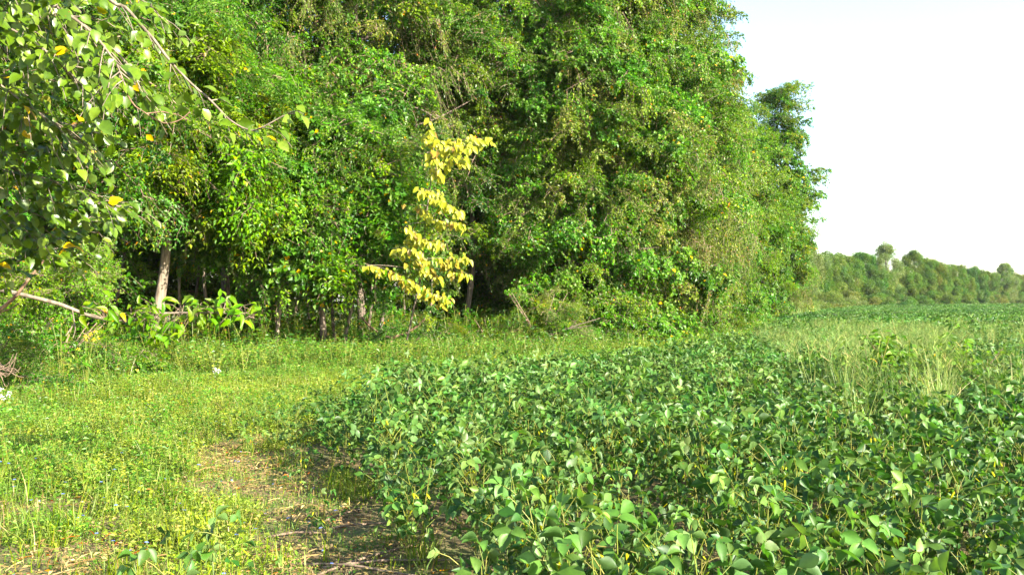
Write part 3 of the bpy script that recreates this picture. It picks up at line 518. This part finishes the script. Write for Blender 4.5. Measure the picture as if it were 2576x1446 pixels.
for k in range(4):
    f = PODS[k]; F3 = f.F[0]; tri3 = [q for q in F3]; V = f.V[0]; m2 = bpy.data.meshes.new('pod'); m2.from_pydata([tuple(v) for v in V], [], [[a for n_, a in enumerate(q) if a not in list(q[:n_])] for q in F3.tolist()]); m2.materials.append(M_POD)
    a_ = m2.attributes.new('tint', 'FLOAT', 'FACE'); a_.data.foreach_set('value', [R.random()] * len(m2.polygons)); PODS[k] = m2
def soy_layout():
    lv = []; H = R.uniform(.44, .60); n = R.randint(17, 21)
    for i in range(n):
        z = H * (.28 + .72 * i / (n - 1)); lv.append((z, i * 2.4 + R.gauss(0, .4), .15 if i < n - 2 else .1))
    return H, lv
def stem_mesh(H):
    mb = MB(); lx, ly = R.gauss(0, .03), R.gauss(0, .03); tube(mb, [(0, 0, -.02), (lx * .3, ly * .3, H * .4), (lx, ly, H)], .0045, .002, 5, 0)
    for k in range(4): a = R.uniform(0, 6.3); z = R.uniform(.1, .4) * H; tube(mb, [(0, 0, z), (math.cos(a) * .05, math.sin(a) * .05, z + .08), (math.cos(a) * .11, math.sin(a) * .11, z + .26)], .003, .0015, 4)
    return mb.mesh('stem', [M_SSTEM], True)
STEMS = [stem_mesh(.68) for _ in range(4)]
def soy_plant(x, y, sc, label, nleaf=None):
    root = empty('soybean_plant', (x, y, hgt(x, y)), R.uniform(0, 6.3), sc); tag(root, label, 'plant', 'soybean plants standing in the crop rows')
    H, lv = soy_layout(); link('stem', R.choice(STEMS), root, Matrix.Diagonal((1, 1, H / .68, 1)))
    for z, az, o in lv[-nleaf:] if nleaf else lv:
        t = z / H; pos = Vector((0, 0, z)) if R.random() < .55 else Vector((math.cos(az) * .09, math.sin(az) * .09, z))
        M = Matrix.Translation(pos) @ Matrix.Rotation(az, 4, 'Z') @ Matrix.Rotation(R.gauss(.15 - .3 * t, .32), 4, 'Y') @ Matrix.Rotation(R.gauss(0, .4), 4, 'X'); s = R.uniform(.8, 1.15); link('leaf', R.choice(TRI[1:] if R.random() < .985 else TRI), root, M @ Matrix.Diagonal((s, s, s, 1)))
    for k in range(5):
        z = R.uniform(.45, .95) * H; az = R.uniform(0, 6.3); q = R.uniform(.01, .14); link('pod', R.choice(PODS), root, Matrix.Translation((math.cos(az) * q, math.sin(az) * q, z)) @ Matrix.Rotation(az, 4, 'Z'))
    return root
def soy_merged(lod=0):
    mb = MB(); H, lv = soy_layout(); tube(mb, [(0, 0, 0), (.01, 0, H)], .005, .002, 4, 1)
    tl = [tmpl_leaf(3, .2, .15), tmpl_leaf(3, 0, .2)] if lod == 0 else [FAR]
    for z, az, o in lv:
        pos = Vector((0, 0, z)) if R.random() < .55 else Vector((math.cos(az) * .09, math.sin(az) * .09, z))
        trifoliate(mb, tuple(pos), az, R.gauss(.75, .3), R.uniform(.10, .18), R.uniform(.066, .096), None, lod == 0, R.choice(tl))
    for k in range(5):
        if lod == 0: z = R.uniform(.35, .85) * H; put_leaves(mb, [(R.gauss(0, .06), R.gauss(0, .06), z)], [(R.gauss(0, .3), R.gauss(0, .3), -1)], [(R.random(), -1, .3)], .05, .011, FAR, 2)
    me = mb.mesh('soybean_plant', [M_SOY, M_SSTEM, M_POD], lod == 0); return me
# field outline: left edge runs away from the camera, then the field widens to the right behind the clearing
def field_x(y):                    # leftmost x of the crop at distance y
    pts = [(0, .35), (3.2, -.05), (5, -.45), (6.5, -.95), (7.6, -1.3), (8.6, -1.9), (9.6, -2.9), (10.3, -2.5), (11.2, -2.1), (12.2, -2.0), (13.8, -1.7), (14.6, -.7), (17, 1.3), (22, 4.8), (30, 8.7), (41, 12.6), (55, 17.0), (80, 27.5), (110, 39), (130, 48), (160, 66), (200, 93), (260, 135), (330, 190), (400, 240)]
    for (a, xa), (b, xb) in zip(pts, pts[1:]):
        if a <= y < b: return xa + (xb - xa) * (y - a) / (b - a)
    return 999
def weedy(x, y):                   # where tall grass has invaded the crop
    n = noise.noise(Vector((x * .22 + 4, y * .16, 1)))
    r = (x - (1.4 + .42 * (y - 6))) 
    m = noise.noise(Vector((x * .7, y * .6, 4))) * 1.2
    return (y > 8 + m * 1.6 and y < 34 and x > 2.6 + .24 * (y - 7.6) + m and n > -.16 + .03 * max(0, y - 13)) or (y > 34 and y < 60 and n > .4)
rowa = .22; cr_, sr_ = math.cos(rowa), math.sin(rowa)   # rows run slightly left of straight ahead
pts_s = []
for i in range(-30, 120):
    for j in range(0, 330):
        u = i * .42 + R.gauss(0, .03); v = j * .185 + R.gauss(0, .03); x = u * cr_ - v * sr_; y = u * sr_ + v * cr_ + .9
        if not (.9 < y < 34): continue
        if x < field_x(y) + .12 * math.sin(y * 3) + R.uniform(0, .15) or x > .62 * y + 3.2: continue
        if weedy(x, y) and R.random() < .35: continue
        if noise.noise(Vector((x * .6, y * .6, 5))) > .46 and R.random() < .4: continue
        if math.hypot(x, y) < 1.9: continue
        pts_s.append((x, y))
def inview(x, y, m=.62): return abs(x) < m * y + .4 and y > 2.0
near = sorted([p for p in pts_s if inview(*p, m=.585)], key=lambda p: p[1] + .25 * abs(p[0]))[:285]
small = lambda x, y: max(0, min(1, (-.9 - .06 * y - x) / .8)) if 7.5 < y < 12.5 else 0
pts_s = [p for p in pts_s if R.random() > small(*p) * .55]; near = [p for p in near if p in set(pts_s)]
ns = set(near); edge_l = ['on the left edge of the crop beside the shaded soil']
for (x, y) in near:
    onedge = x < field_x(y) + .45
    px = 1288 + F * x / y; py = HOR + (CAMH - .6) * F / y
    col = 'far right' if px > 2200 else 'right of centre' if px > 1700 else 'at the middle' if px > 1350 else 'left of centre'
    row = 'cut by the bottom edge' if py > 1420 else 'just above the bottom edge' if py > 1250 else 'in the second band up' if py > 1130 else 'farthest back of the large ones'
    soy_plant(x, y, R.uniform(.82, 1.2) * (1 - .3 * small(x, y)), ('soybean plant on the left crop edge by bare soil, ' + row) if onedge else 'soybean plant in the crop, ' + row + ', ' + col)
# stragglers on the clearing
for px, py, d, sc, lab in [(425, 1446, 4.0, 1.02, 'dark green soybean plant cut by the bottom edge, alone on the mossy soil'), (560, 1400, 4.35, .95, 'thin soybean plant holding one leaf up, right behind the plant at the bottom edge'), (800, 1375, 6.0, .62, 'soybean seedling standing alone on the shaded soil left of the crop'), (740, 1280, 7.1, .5, 'little soybean plant left of a grass stalk on the bare soil'), (760, 1215, 8.0, .6, 'thin soybean plant at the upper end of the shaded soil'), (700, 1110, 9.9, .7, 'soybean plant straying left of the crop edge, nearest the bare patch'), (650, 1085, 10.6, .7, 'leftmost stray soybean plant beyond the bare patch'), (760, 1070, 10.8, .8, 'stray soybean plant close to the crop tip'), (830, 1390, 5.6, .5, 'low soybean plant with paired leaves near the soil shadow'), (880, 0, 8.6, .75, 'stray soybean plant hugging the crop edge in its shade'), (830, 0, 9.4, .7, 'stray soybean plant between the crop edge and the bare patch'), (700, 0, 12.2, .75, 'stray soybean plant at the far side of the weeds by the crop tip'), (800, 0, 12.0, .85, 'bushy stray soybean plant at the crop tip'), (850, 0, 11.2, .85, 'stray soybean plant leaning out of the crop tip'), (900, 0, 7.4, .6, 'small soybean plant in the shade at the crop edge'), (745, 0, 9.3, .6, 'stray soybean plant above the dry bare patch')]:
    p = at(px, HOR + CAMH * F / d, d); o = soy_plant(p.x, d, sc, lab, 16 if d < 4 else 11); del o['group']
# ---------------------------------------------------------------- scattered ground plants (instances on points, stuff)
def variants(name, meshes):
    c = bpy.data.collections.new(name)
    for m in meshes: c.objects.link(bpy.data.objects.new(m.name, m))
    return c
def scatter(name, label, pts, coll, cat=None):
    """pts: (x, y, z, rotx, roty, rotz, scale)"""
    A_ = np.array(pts); me = bpy.data.meshes.new(name); me.vertices.add(len(A_)); me.vertices.foreach_set('co', A_[:, :3].ravel())
    a = me.attributes.new('rot', 'FLOAT_VECTOR', 'POINT'); a.data.foreach_set('vector', A_[:, 3:6].ravel())
    a = me.attributes.new('scl', 'FLOAT', 'POINT'); a.data.foreach_set('value', A_[:, 6])
    o = link(name, me); tag(o, label, cat, kind='stuff'); g = bpy.data.node_groups.new(name, 'GeometryNodeTree')
    g.interface.new_socket('Geometry', in_out='INPUT', socket_type='NodeSocketGeometry'); g.interface.new_socket('Geometry', in_out='OUTPUT', socket_type='NodeSocketGeometry')
    i = g.nodes.new('NodeGroupInput'); ou = g.nodes.new('NodeGroupOutput'); ip = g.nodes.new('GeometryNodeInstanceOnPoints'); ci = g.nodes.new('GeometryNodeCollectionInfo')
    ci.inputs[0].default_value = coll; ci.inputs['Separate Children'].default_value = True; ci.inputs['Reset Children'].default_value = True; ip.inputs['Pick Instance'].default_value = True
    r = g.nodes.new('GeometryNodeInputNamedAttribute'); r.data_type = 'FLOAT_VECTOR'; r.inputs[0].default_value = 'rot'
    s = g.nodes.new('GeometryNodeInputNamedAttribute'); s.data_type = 'FLOAT'; s.inputs[0].default_value = 'scl'
    rv = g.nodes.new('FunctionNodeRandomValue'); rv.data_type = 'INT'; rv.inputs[4].default_value = 0; rv.inputs[5].default_value = len(coll.objects) - 1
    e2r = g.nodes.new('FunctionNodeEulerToRotation'); L = g.links
    L.new(i.outputs[0], ip.inputs['Points']); L.new(ci.outputs[0], ip.inputs['Instance']); L.new(rv.outputs[2], ip.inputs['Instance Index'])
    L.new(r.outputs[0], e2r.inputs[0]); L.new(e2r.outputs[0], ip.inputs['Rotation']); L.new(s.outputs[0], ip.inputs['Scale']); L.new(ip.outputs[0], ou.inputs[0])
    m = o.modifiers.new('scatter', 'NODES'); m.node_group = g; return o
def P7(x, y, s, tilt=.12, dz=0): return (x, y, hgt(x, y) + dz, R.gauss(0, tilt), R.gauss(0, tilt), R.uniform(0, 6.283), s)
soyc = variants('soy variants', [soy_merged(0) for _ in range(7)])
scatter('soybean_crop', 'dense green soybean crop filling the field beyond the nearest rows', [P7(x, y, R.uniform(.8, 1.2) * (1 - .3 * small(x, y))) for x, y in pts_s if (x, y) not in ns], soyc)
def soy_patch(w_=2.4):
    mb = MB(); n = 900; P = np.stack([G.uniform(-w_ / 2, w_ / 2, n), G.uniform(-w_ / 2, w_ / 2, n), G.uniform(.38, .66, n)], 1); P[:, 2] += .06 * np.sin(P[:, 0] * 16.5)
    put_leaves(mb, P, G.normal(0, 1, (n, 3)) * [1, 1, .5], G.normal(0, .5, (n, 3)) + [0, 0, 1], .16, .11, FAR, 0); return mb.mesh('soybean_patch', [M_SOY])
spc = variants('soy patches', [soy_patch() for _ in range(4)]); pp = []
y = 33.5
while y < 345:
    st = 2.0 if y < 130 else 2.6; x = field_x(y) + 1.0
    while x < .62 * y + 8:
        if True: pp.append((x + R.gauss(0, .2), y + R.gauss(0, .3), 0, 0, 0, rowa + R.gauss(0, .04), R.uniform(.95, 1.15) * (1 if y < 130 else 1.3)))
        x += st
    y += st
scatter('distant_soybean_crop', 'blue-green soybean crop stretching away to the far row of trees', pp, spc)
# small plants
def blades(mb, n, spread, h0, h1, wd, mi=0, lean=.5, seg=4, tint=None, zb=0):
    for _ in range(n):
        a = R.uniform(0, 6.283); r = spread * math.sqrt(R.random()); b = np.array([math.cos(a) * r, math.sin(a) * r, zb]); h = R.uniform(h0, h1); a2 = R.uniform(0, 6.283); ln = abs(R.gauss(0, lean)) * h
        dr = np.array([math.cos(a2), math.sin(a2), 0]); sd = np.array([-dr[1], dr[0], 0]) * wd * R.uniform(.6, 1.2) / 2; V = []
        for k in range(seg + 1):
            t = k / seg; c = b + dr * ln * t * t + np.array([0, 0, h * (t - .35 * (ln / h) * t * t)]); ww = sd * (1 - t ** 1.6) + sd * .05; V += [c - ww, c + ww]
        mb.add(V, [[2 * k, 2 * k + 1, 2 * k + 3, 2 * k + 2] for k in range(seg)], mi, R.random() if tint is None else tint)
def weed_clump(n=190, w_=.26, ls=.032, hz=.13, mat=M_WEED, nb=14, hb=.16):
    mb = MB(); r = w_ * np.sqrt(G.random(n)); a = G.uniform(0, 6.283, n); P = np.stack([np.cos(a) * r, np.sin(a) * r, G.uniform(.01, 1, n) ** 1.0 * hz * (1.1 - r / w_ * .6)], 1)
    put_leaves(mb, P, G.normal(0, 1, (n, 3)) * [1, 1, .4], G.normal(0, .45, (n, 3)) + [0, 0, 1], ls * G.uniform(.5, 1.4, n), ls * .6, FAR, 0); blades(mb, nb, w_, hb * .4, hb, .006, 1, .7, 3)
    return mb.mesh('weed', [mat, M_GRASS, M_STRAW])
def litter():
    mb = MB(); n = 26; P = np.stack([G.uniform(-.3, .3, n), G.uniform(-.3, .3, n), G.uniform(.004, .02, n)], 1); put_leaves(mb, P, G.normal(0, 1, (n, 3)) * [1, 1, .1], G.normal(0, .25, (n, 3)) + [0, 0, 1], .04, .02, FAR, 0)
    for k in range(14):
        a = R.uniform(0, 6.3); c = Vector((R.uniform(-.3, .3), R.uniform(-.3, .3), .012)); l = R.uniform(.02, .07); d = Vector((math.cos(a), math.sin(a), R.gauss(0, .08))) * l; tube(mb, [c - d, c + d * .1 + Vector((0, 0, .006)), c + d], .003, .002, 3, 0)
    return mb.mesh('litter', [M_STRAW])
def forb(h=.45, ls=.06, n=46, mat=M_WEED):
    mb = MB()
    for k in range(5):
        a = R.uniform(0, 6.3); hh = h * R.uniform(.6, 1.1); tp = Vector((math.cos(a) * .14, math.sin(a) * .14, hh)); tube(mb, [(0, 0, 0), tp * .5 + Vector((0, 0, .03)), tp], .003, .0015, 3, 1); m = n // 5
        P = np.array([tuple(tp * ((j + 1) / m)) for j in range(m)]) + G.normal(0, .02, (m, 3)); put_leaves(mb, P, G.normal(0, 1, (m, 3)) * [1, 1, .3], G.normal(0, .4, (m, 3)) + [0, 0, 1], ls * G.uniform(.6, 1.2, m), ls * .5, FAR, 0)
    return mb.mesh('forb', [mat, M_SSTEM])
def tuft(n=30, h0=.07, h1=.24, wd=.006, lean=.9, mat=M_GRASS, sp=.09):
    mb = MB(); blades(mb, n, sp, h0, h1, wd, 0, lean, 4); return mb.mesh('tuft', [mat])
def tallgrass(h=1.05):
    mb = MB(); blades(mb, 22, .09, h * .45, h * .95, .013, 0, .5, 5)
    for k in range(4):
        a = R.uniform(0, 6.3); l = R.uniform(.05, .2); H = h * R.uniform(.8, 1.1); tp = Vector((math.cos(a) * l, math.sin(a) * l, H)); tube(mb, [(0, 0, 0), tp * .5 - Vector((math.cos(a), math.sin(a), 0)) * l * .2, tp], .003, .0012, 3, 0)
        if k < 2:
            for j in range(22):
                s = R.random(); aa = R.uniform(0, 6.3); L_ = .16 * (1 - s * .6); b = tp + Vector((0, 0, -.22 + .24 * s)); e_ = b + Vector((math.cos(aa) * L_ * .6, math.sin(aa) * L_ * .6, L_ * .55)); tube(mb, [b, e_], .0012, .0016, 3, 1)
    return mb.mesh('tall_grass', [M_TALL, M_TALL])
low = variants('low weeds', [weed_clump() for _ in range(6)]); thin = variants('thin weeds', [weed_clump(60, .3, .022, .05, nb=14, hb=.14) for _ in range(4)] + [litter() for _ in range(2)])
forbs = variants('forbs', [forb(.5, .07) for _ in range(3)] + [forb(.45, .06, 50, M_PALEW) for _ in range(2)] + [forb(.6, .085, 44, M_BROAD) for _ in range(3)]); tufts = variants('tufts', [tuft() for _ in range(5)]); lit = variants('litter', [litter() for _ in range(4)])
tallc = variants('tall grass', [tallgrass() for _ in range(7)])
EDGE = [(-30, 12), (-14, 14), (-10.5, 17), (-8, 21), (-6, 23), (-3, 25), (-1, 26.5), (1.5, 28), (3.5, 31), (6.5, 36), (9, 41), (12, 49), (17, 62), (24, 76), (40, 140)]
def edge_y(x):
    for (a, ya), (b, yb) in zip(EDGE, EDGE[1:]):
        if a <= x < b: return ya + (yb - ya) * (x - a) / (b - a)
    return 12 if x < 0 else 999
def bare(x, y):                    # bare soil along the crop edge and the mossy patch in front
    n = noise.noise(Vector((x * .9, y * .55, 2))) * .5 + noise.noise(Vector((x * 2.4, y * 2, 6))) * .35
    e = field_x(y) - x; v = 0
    if y < 12: v = max(v, 1.05 - abs(e - .5) / (.85 if y < 9 else .5))
    if 3 < y < 10.5: v = max(v, .66 - math.hypot((x + 2.3) / 1.0, (y - 8.2) / 1.3) * .42); v = max(v, .33 - max(0, y - 6) * .06)
    return v + n * .8
pl, pt, pf, pg, pr, pz, pw = [], [], [], [], [], [], []
for _ in range(46000):
    x = R.uniform(-20, 22); y = R.uniform(3.0, 60) if R.random() < .5 else R.uniform(3, 24)
    if x > field_x(y) + .2 or abs(x) > .62 * y + 2 or y > edge_y(x) + 4: continue
    b = bare(x, y)
    if y < 12.5 and b > .52:
        if R.random() < .2: pz.append(P7(x, y, R.uniform(.7, 1.2)))
        if b < .95 and R.random() < .75: pt.append(P7(x, y, R.uniform(.5, .95)))
        elif R.random() < .95: pt.append(P7(x, y, R.uniform(.4, .9)))
        continue
    pn = noise.noise(Vector((x * .28 + 7, y * .22, 2))) + noise.noise(Vector((x * 1.1, y * 1.1, 12))) * .4
    hs_ = 1 + .55 * noise.noise(Vector((x * .8, y * .8, 21)))
    (pt if b > .3 and y <= 12 else pw if pn + R.gauss(0, .18) > (-.05 if edge_y(x) - y > 5 or x > 0 else .35) else pl).append(P7(x, y, R.uniform(.7, 1.45) * hs_ * (1 + max(0, y - 12) * .045)))
    if R.random() < .34 * hs_: pg.append(P7(x, y, R.uniform(.5, 1.6) * (1 + max(0, y - 16) * .02)))
    if abs((x - at(395, 0, y).x)) < .5 and 17 < y < 22: continue
    ed = edge_y(x) - y; fn = noise.noise(Vector((x * .4, y * .4, 8)))
    if (ed < 8 and x < 3.5 and R.random() < 1.1 - ed * .12) or (fn > -.1 and y > 7.5 and R.random() < .32 + fn): pf.append(P7(x, y, R.uniform(.7, 1.35) if ed < 4.5 else R.uniform(.35, .75)))
scatter('low_weeds', 'bright yellow-green low weeds carpeting the clearing', pl, low)
scatter('pale_weeds', 'pale yellow-green weeds in patches across the clearing', pw, variants('pale weeds', [weed_clump(170, .26, .028, .11, M_PALEW, 22) for _ in range(5)]))
scatter('sparse_weeds', 'sparse small weeds and dry bits on the mossy soil', pt, thin)
scatter('leafy_weeds', 'knee-high leafy green weeds along the foot of the wood', pf, forbs)
scatter('grass', 'short grass tufts through the clearing', pg, tufts)
scatter('plant_litter', 'dry leaves and stalk bits on the bare soil by the crop', pz, lit)
tg = []
for _ in range(60000):
    y = 8 + 27 * math.sqrt(R.random()); x = R.uniform(1.5, .62 * y + 2)
    if x < field_x(y): continue
    if weedy(x, y) and y < 34:
        if R.random() < .09: tg.append(P7(x, y, R.uniform(.75, 1.1) * (1.12 if y < 16 else .9), .10))
    elif R.random() < (.012 if x > 2 + .2 * y else .002): tg.append(P7(x, y, R.uniform(.7, .95)))
for _ in range(420):
    y = R.uniform(30, 62); x = R.uniform(field_x(y), .62 * y + 3)
    if weedy(x, y) or R.random() < .04: tg.append(P7(x, y, R.uniform(.65, .95)))
for _ in range(500):
    y = R.uniform(60, 135); x = field_x(y) - R.uniform(0, 7); tg.append(P7(x, y, R.uniform(1.0, 1.7)))
scatter('tall_grass', 'tall pale yellow-green grass standing up through the crop', tg, tallc)
# undergrowth and leaf litter inside the wood
ug = []
for _ in range(2600):
    x = R.uniform(-22, 30); y = edge_y(x) + R.uniform(.5, 14)
    if y < 95: ug.append(P7(x, y, R.uniform(1.0, 2.4)))
scatter('undergrowth', 'dark leafy undergrowth on the floor of the wood', ug, variants('ug', [forb(.6, .08, 60, M_DEEP) for _ in range(3)]))
# ---------------------------------------------------------------- single plants and flowers
SOYBR = leafmeshes(leafmat('leaf_pale', (.08, .16, .02), (.13, .24, .035), (.19, .30, .06), YEL, .993, objv=.25, sat=1.1, spec=.15), .10, .055)
def tallweed(px, py_top, d, n, label, name='weed', wspread=.6, meshes=None, cap=300):
    tp = at(px, py_top, d); root = empty(name, (tp.x, d, hgt(tp.x, d))); tag(root, label, 'plant'); H = tp.z; items = []
    for k in range(9):
        a = R.uniform(0, 6.3); l = R.uniform(.2, 1) * wspread; e = Vector((math.cos(a) * l, math.sin(a) * l * .6, H * R.uniform(.72, 1.0))); mb = MB()
        path = branch(mb, [(0, 0, 0), (e.x * .25, e.y * .25, H * .4), (e.x * .65, e.y * .65, e.z * .75), e], .014, .004, 6); link('stem', mb.mesh('stem', [REDB if k == 0 else M_SSTEM], True), root)
        for q in range(n // 9):
            s = R.uniform(.4, 1); p = path[min(len(path) - 1, int(s * (len(path) - 1)))]; dr = Vector((R.gauss(0, 1), R.gauss(0, 1), R.gauss(0, .4))).normalized(); items.append((p + dr * R.uniform(.02, .12), dr + Vector((0, 0, -.3))))
    leafed(root, items, meshes or SOYBR, M_WEED, .10, .5, nbias=(.3, -.4, 1), nj=.45); return root
tallweed(2285, 792, 12.5, 300, 'tall branching weed with reddish stems and pale leaves standing above the crop', wspread=1.1)
tallweed(2190, 840, 12.0, 180, 'shorter pale weed left of the tall branching weed', wspread=.6)
tallweed(2100, 852, 14.0, 130, 'small weed clump above the crop, left of the tall branching weed pair', wspread=.5)
tallweed(2430, 838, 13.5, 160, 'pale broad-leaved weed right of the tall branching weed', wspread=.6)
def flowers(px, py, d, n, mat, label, name, h, pw=.012, spread=.12, leaves=True):
    p = at(px, py, d); root = empty(name, (p.x, d, hgt(p.x, d))); tag(root, label, 'flower')
    for k in range(n):
        e = Vector((R.gauss(0, spread), R.gauss(0, spread), p.z + R.gauss(0, spread * .8))); mb = MB(); branch(mb, [(0, 0, 0), (e.x * .3, e.y * .3, e.z * .55), e], .004, .0015, 4); link('stem', mb.mesh('stem', [M_SSTEM]), root)
        mb = MB(); m = 12; D = unit(G.normal(0, 1, (m, 3)) + [0, -.2, .3]); put_leaves(mb, np.array([tuple(e)] * m) + D * pw * .6, D, G.normal(0, 1, (m, 3)), pw * 1.6, pw * 1.1, FAR, 0); link('flower_head', mb.mesh('flower_head', [mat]), root)
    if leaves:
        mb = MB(); m = 26; P = np.stack([G.normal(0, .05, m), G.normal(0, .05, m), G.uniform(.2, .9, m) * p.z], 1); put_leaves(mb, P, G.normal(0, 1, (m, 3)) * [1, 1, .3] + [0, 0, -.6], G.normal(0, .4, (m, 3)) + [0, -.3, .8], .16, .04, tmpl_leaf(4, .3, .1), 0); o = link('leaves', mb.mesh('leaves', [M_BROAD], True), root); o['kind'] = 'stuff'
flowers(218, 852, 14.5, 9, M_PETY, 'tall yellow-flowered weed with long drooping leaves left of the bare trunk', 'yellow_flower', 1, .017, .08)
flowers(155, 800, 16, 5, M_PETY, 'small yellow flower cluster under the low bare branch', 'yellow_flower', 1, .025, .1, False)
flowers(552, 932, 18.5, 7, M_WHITE, 'largest white flower cluster right of the bare pale trunk', 'white_flower', .5, .026, .05)
flowers(535, 955, 17.5, 4, M_WHITE, 'small white flowers just below the largest white cluster', 'white_flower', .5, .022, .07, False)
flowers(573, 975, 17, 4, M_WHITE, 'lowest white flowers below the largest white cluster', 'white_flower', .5, .02, .07, False)
flowers(14, 992, 13, 5, M_WHITE, 'white flowers in the weeds at the left edge', 'white_flower', .4, .018, .06, False)
flowers(788, 870, 26, 4, M_PETY, 'yellow flower tip in the weeds under the rounded green tree', 'yellow_flower', .5, .03, .08, False)
flowers(1770, 853, 36, 4, M_PETY, 'yellow flower at the crop edge near the wood corner', 'yellow_flower', .5, .07, .05, False)
for k, (px, py, d) in enumerate([(1800, 838, 40), (1822, 832, 42), (1842, 836, 42), (1880, 822, 47), (1860, 828, 45)]): flowers(px, py, d, 3, M_PETY, ['first', 'second', 'third', 'fifth', 'fourth'][k] + ' yellow flower from the left along the brush at the wood corner', 'yellow_flower', .5, .055, .12, False)
# tiny blue flowers in the clearing
def bf():
    mb = MB(); m = 5; a = np.arange(m) * 1.256; put_leaves(mb, np.array([[0, 0, .09]] * m), np.stack([np.cos(a), np.sin(a), a * 0 + .2], 1), np.tile([0, 0, 1.], (m, 1)), .011, .009, FAR, 0); tube(mb, [(0, 0, 0), (0, 0, .09)], .0012, .001, 3, 1); return mb.mesh('blue_flower', [M_BLUE, M_SSTEM])
bl = []
for _ in range(170):
    y = R.uniform(5, 15); x = R.uniform(-.6 * y, field_x(y) - .3); bl.append(P7(x, y, R.uniform(.9, 1.6)))
scatter('tiny_blue_flowers', 'tiny pale blue flowers dotted through the low weeds of the clearing', bl, variants('bf', [bf()]))
# dry sticks lying on the shaded soil
for k, (px, py, ang, l) in enumerate([(950, 1400, .9, .5), (900, 1330, .5, .35), (1000, 1420, .2, .45), (860, 1300, 1.1, .3), (980, 1250, .7, .3), (760, 1350, .3, .25), (920, 1440, -.3, .5)]):
    d = CAMH * F / (py - HOR); p = at(px, py, d); z = hgt(p.x, p.y) + .012; dv = Vector((math.cos(ang), math.sin(ang), 0)) * l; mb = MB(); branch(mb, [-dv, -dv * .3 + Vector((.02, .02, .02)), dv * .4 + Vector((0, -.02, .015)), dv], .009, .005, 6)
    root = link('dry_stalk', mb.mesh('dry_stalk', [TWIG], True)); root.location = (p.x, p.y, z); tag(root, 'dry brown stalk lying on the shaded soil ' + ['in the middle', 'pointing at the lone soybean seedling', 'nearest the crop at the bottom', 'beside the lone soybean seedling', 'farthest back by the crop edge', 'near the grass stalks at the left', 'cut by the bottom edge'][k], 'stalk', 'dry stalks on the soil')
# grass stalks standing singly near the camera
for k, (px, py, d, h) in enumerate([(812, 1120, 6.6, .55), (712, 1385, 5.4, .35), (640, 1420, 5.0, .3), (1030, 1300, 4.9, .0), (290, 1430, 5.2, .4), (190, 1290, 6.2, .45), (80, 1200, 7.2, .45), (420, 1190, 7.6, .4)]):
    if not h: continue
    x0 = (px - 1288) / F * d; mb = MB(); blades(mb, 9, .04, h * .4, h * .9, .009, 0, .9, 7); tube(mb, [(0, 0, 0), (.04, 0, h * .5), (.10, .02, h * .95)], .0025, .001, 4, 0)
    root = link('grass_plant', mb.mesh('grass_plant', [M_GRASS])); root.location = (x0, d, hgt(x0, d)); tag(root, 'tall grass plant ' + ['behind the lone soybean seedling', 'near the bottom, left of the soil shadow', 'at the bottom beside the lone dark soybean plant', '', 'at the bottom edge left of the dark soybean plant', 'in the weeds at the lower left', 'in the weeds by the left edge', 'above the mossy patch'][k], 'grass', 'single grass plants in the clearing')
# dry yellow stalks in the tall grass
for k, (px, py, d) in enumerate([(2385, 900, 11), (2340, 905, 10.5), (2560, 880, 10), (2490, 820, 20), (2600, 780, 18), (2130, 940, 10)]):
    p = at(px, py, d); mb = MB(); blades(mb, 9, .07, p.z * .75, p.z * 1.05, .010, 0, .18, 4, .95); root = link('dry_grass', mb.mesh('dry_grass', [M_TALL])); root.location = (p.x, d, 0)
    tag(root, 'bunch of dry yellow grass stalks ' + ['below the tall branching weed', 'left of the brightest bunch, below the tall weed', 'at the right edge of the frame', 'far off at the right among the weeds', 'just outside the right edge', 'left of the weeds in the crop'][k], 'grass', 'dry stalk bunches in the tall grass')

# ---------------------------------------------------------------- clods
M_CLOD = barkmat('clod', (.11, .078, .03), (.26, .19, .08), 30, .6)
def clod():
    mb = MB()
    for k in range(9):
        c = np.array([R.uniform(-.12, .12), R.uniform(-.12, .12), 0]); q = R.uniform(.006, .022); n = 7; a = np.linspace(0, 6.283, n, endpoint=False)
        V = np.concatenate([[c + [0, 0, q * .9]], c + np.stack([np.cos(a) * q * .7, np.sin(a) * q * .7, a * 0 + q * .6], 1) * G.uniform(.7, 1.3, (n, 1)), c + np.stack([np.cos(a) * q, np.sin(a) * q, a * 0 - .004], 1) * G.uniform(.8, 1.2, (n, 1))])
        mb.add(V, [[0, 1 + i, 1 + (i + 1) % n] for i in range(n)]); mb.add(V, [[1 + i, 1 + n + i, 1 + n + (i + 1) % n, 1 + (i + 1) % n] for i in range(n)])
    return mb.mesh('clod', [M_CLOD])
cl = []
for _ in range(16000):
    y = R.uniform(3.5, 12); x = R.uniform(-.62 * y, field_x(y) + .6)
    if bare(x, y) > .6 and R.random() < .25 and noise.noise(Vector((x * 1.5, y * 1.5, 30))) > -.15: cl.append(P7(x, y, R.uniform(.3, 1.0)))
scatter('soil_clods', 'small brown soil clods on the bare ground beside the crop', cl, variants('clods', [clod() for _ in range(4)]))
# ---------------------------------------------------------------- air
import bmesh
bm = bmesh.new(); bmesh.ops.create_cube(bm, size=1); me = bpy.data.meshes.new('haze'); bm.to_mesh(me); bm.free()
hz = link('haze', me); hz.scale = (1900, 2950, 27); hz.location = (0, 1120, 12.4); tag(hz, 'thin pale summer haze over the whole field and wood', kind='stuff')
hm = bpy.data.materials.new('haze'); hm.use_nodes = True; hn = hm.node_tree; hn.nodes.remove(hn.nodes['Principled BSDF']); pv = hn.nodes.new('ShaderNodeVolumePrincipled')
pv.inputs['Color'].default_value = (.95, .97, 1, 1); pv.inputs['Density'].default_value = .00007; hn.links.new(pv.outputs[0], hn.nodes['Material Output'].inputs['Volume']); me.materials.append(hm)
